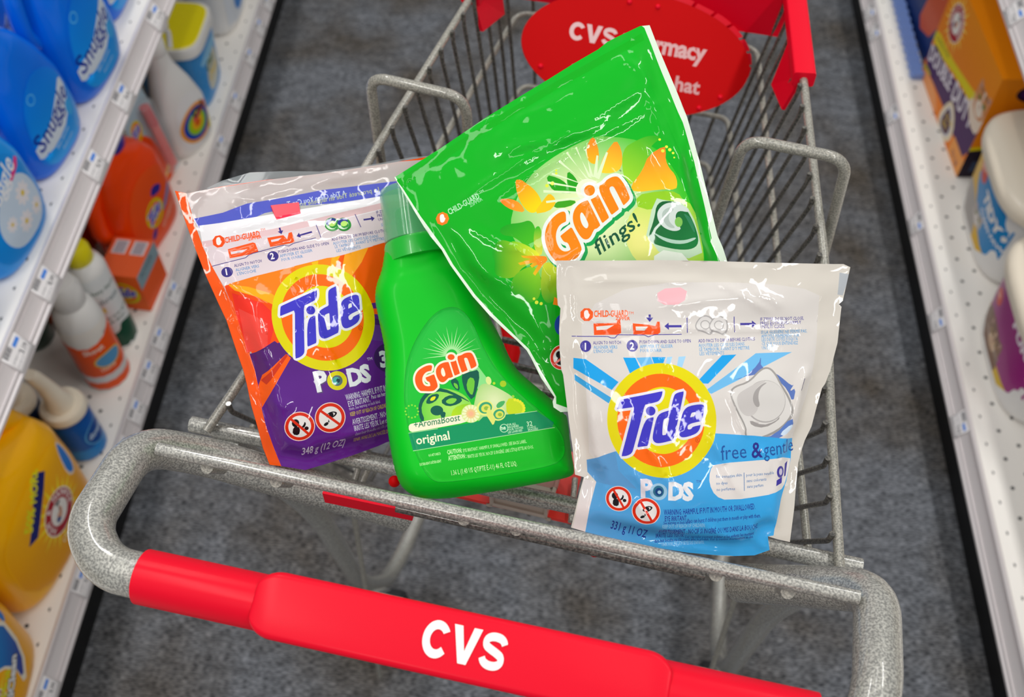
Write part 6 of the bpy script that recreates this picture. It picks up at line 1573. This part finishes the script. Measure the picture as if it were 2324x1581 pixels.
a.text('TIDY', 0, 160, 46, 'f4f0ea', -6, .85, .05, up=1); a.text('CLEAN PAWS', 10, 128, 20, 'f4f0ea', -6, .85, .03, up=1)
pail((.828, 1.322, LZ + .0006), 'white litter pail with a yellow and blue label showing a grey cat', .25, .20, .19, a.mapped(lambda P: P * np.array([1.0, .64])), 'e0b004')
a = Art(); a.poly([(-130, 60), (130, 40), (130, 300), (-130, 300)], 'a0207e'); a.poly([(-130, 0), (130, 0), (130, 60), (-60, 70), (-130, 120)], 'e0b810', 1)
a.ell(-62, 168, 16, 22, 'dc3418'); a.text('cat', -74, 162, 16, 'f4c8b8', 10, .9, .03, up=1); a.text('scented', -96, 120, 14, 'd8a8cc', 70, .9, .02, up=1, res=1)
a.poly([(-90, 30), (-84, 110), (-40, 130), (10, 110), (30, 60), (20, 24), (-40, 14)], '7a5238', 2); cat_face(a, -16, 84, 36, '8a6248', 'd8b490', eye='c8a060'); a.text('PURE', 10, 200, 44, 'f4e8f0', -4, .85, .05, up=1)
pail((.806, 1.036, LZ + .0006), 'white litter pail with a magenta label showing a brown tabby cat', .25, .20, .19, a.mapped(lambda P: P * np.array([1.0, .64])), 'a0207e')

# ---- price tags in the rails
tag_art = Art()
for k in range(9): tag_art.line([(-17 + 2.0 * k, 8), (-17 + 2.0 * k, 15)], 1.1 if k % 3 else 1.6, '3a3a44')
tag_art.poly([(2, 8), (12, 8), (12, 14), (2, 14)], '3f86e0'); 
tag_proto = {}
def price_tag(side, y, z_top, xe, price, label, s=1.0, w_=.028, h_=.036):
    a = Art(); a.poly([(-20, -16), (20, -16), (20, 16), (-20, 16)], 'f0ecec')
    for k in range(9): a.line([(-16 + 1.9 * k, 6), (-16 + 1.9 * k, 13)], 1.1 if k % 3 else 1.5, '3a3a44')
    a.poly([(-1, -4), (4, -4), (4, 13), (-1, 13)], '4a8ae4') if False else a.poly([(3, 4), (17, 4), (17, 9), (3, 9)], '4a8ae4')
    a.text(price, 2, -8, 9, '303038', 0, .9, .03, up=1, res=1); a.text('LAUNDRY CARE', -17, -3, 3.4, '55555c', 0, .9, .01, up=1, res=1); a.text('save with card', -17, -9, 3.4, '6a6a72', 0, .9, .01, up=1, res=1)
    s_ = -side
    top = np.array([xe + s_ * .002, y, z_top - .002]); n = np.array([s_ * h_, 0, w_ * .8]); n /= np.linalg.norm(n)
    down = np.array([s_ * w_ * .8, 0, -h_]); down /= np.linalg.norm(down); right = np.array([0, -side * 1.0, 0])
    ctr = top + down * (h_ * .55) + n * .0022
    def f(P): return ctr * 0 + (right * (P[:, 0:1] / 1000) - down * (P[:, 1:2] / 1000)) * s
    o = printed('price_tag', [(-20, -16), (20, -16), (20, 16), (-20, 16)], 'f0ecec', a, f, mat_tag, None, step=20)
    o.location = tuple(ctr)
    sol = o.modifiers.new('thickness', 'SOLIDIFY'); sol.thickness = .0005; sol.offset = -1
    tag(o, label, 'price tag', 'price tags in the shelf rails')
    return o
mat_tag = print_mat('tag_paper', .4, .3, spec=.3)
UE, LE = -.695, -.672
for (x, y, pr, lb) in ((338, 40, '5.79', 'white price tag on the upper left rail, topmost in the picture'), (268, 222, '8.49', 'white price tag on the upper left rail, second from the top'), (205, 378, '4.79', 'white price tag on the upper left rail, below the middle blue bottle'),
                       (92, 645, '4.99', 'white price tag on the upper left rail in front of the aerosol can'), (28, 800, '3.19', 'white price tag marked 3.19 at the near end of the upper left rail')):
    p = bp(x, y, UZ - .02); price_tag(-1, p[1], UZ, UE, pr, lb, 1.12, .028, .036)
wds = ['furthest up the', 'second from the top of the', 'third from the top of the', 'beside the white spray bottle on the', 'beside the blister pack on the', 'beside the small orange carton on the', 'beside the aerosol can on the', 'beside the orange and white bottle on the', 'below the orange and white bottle on the', 'beside the cream spout bottle on the', 'half hidden by the cart tube on the', 'beside the large yellow jug on the', 'at the bottom edge of the picture on the']
for (x, y), wd in zip(((606, 6), (585, 62), (556, 130), (528, 230), (505, 330), (405, 665), (372, 770), (352, 845), (338, 868), (318, 935), (280, 1020), (190, 1320), (108, 1572)), wds):
    p = bp(x, y, LZ - .018)
    if wd.startswith('below the orange'): continue
    price_tag(-1, p[1], LZ, LE, '6.99', 'small white price tag %s lower left rail' % wd, .98, .024, .034)
for (x, y), wd in zip(((2000, 28), (2020, 75), (2062, 262), (2122, 510), (2176, 728), (2245, 965)), ('top of the', 'second from the top of the', 'below the orange litter carton on the', 'between carton and grey cat pail on the', 'beside the magenta pail on the', 'nearest on the')):
    p = bp(x, y, LZ - .018); price_tag(1, p[1], LZ, .672, '9.99', 'small white price tag, %s lower right rail' % wd, .98, .024, .034)
p = bp(2300, 30, UZ - .02); price_tag(1, p[1], UZ, .76, '7.29', 'white price tag on the upper right rail in the top right corner', 1.12, .028, .036)

for _o in list(scene.objects):
    if _o.parent is None and 'category' in _o.keys():
        g_ = {'fabric softener bottle': 'fabric softener bottles on the upper left shelf', 'detergent pouch': 'laundry pac pouches in the cart', 'detergent jug': 'detergent jugs on the lower left shelf',
              'aerosol can': 'cans on the lower left shelf', 'pump bottle': 'pump bottles on the lower left shelf', 'carton': 'orange cartons on the lower left shelf', 'litter carton': 'litter cartons on the right shelf',
              'litter pail': 'litter pails on the right shelf', 'tub': 'yellow lidded tubs on the lower left shelf'}.get(_o['category'])
        if g_: _o['group'] = g_
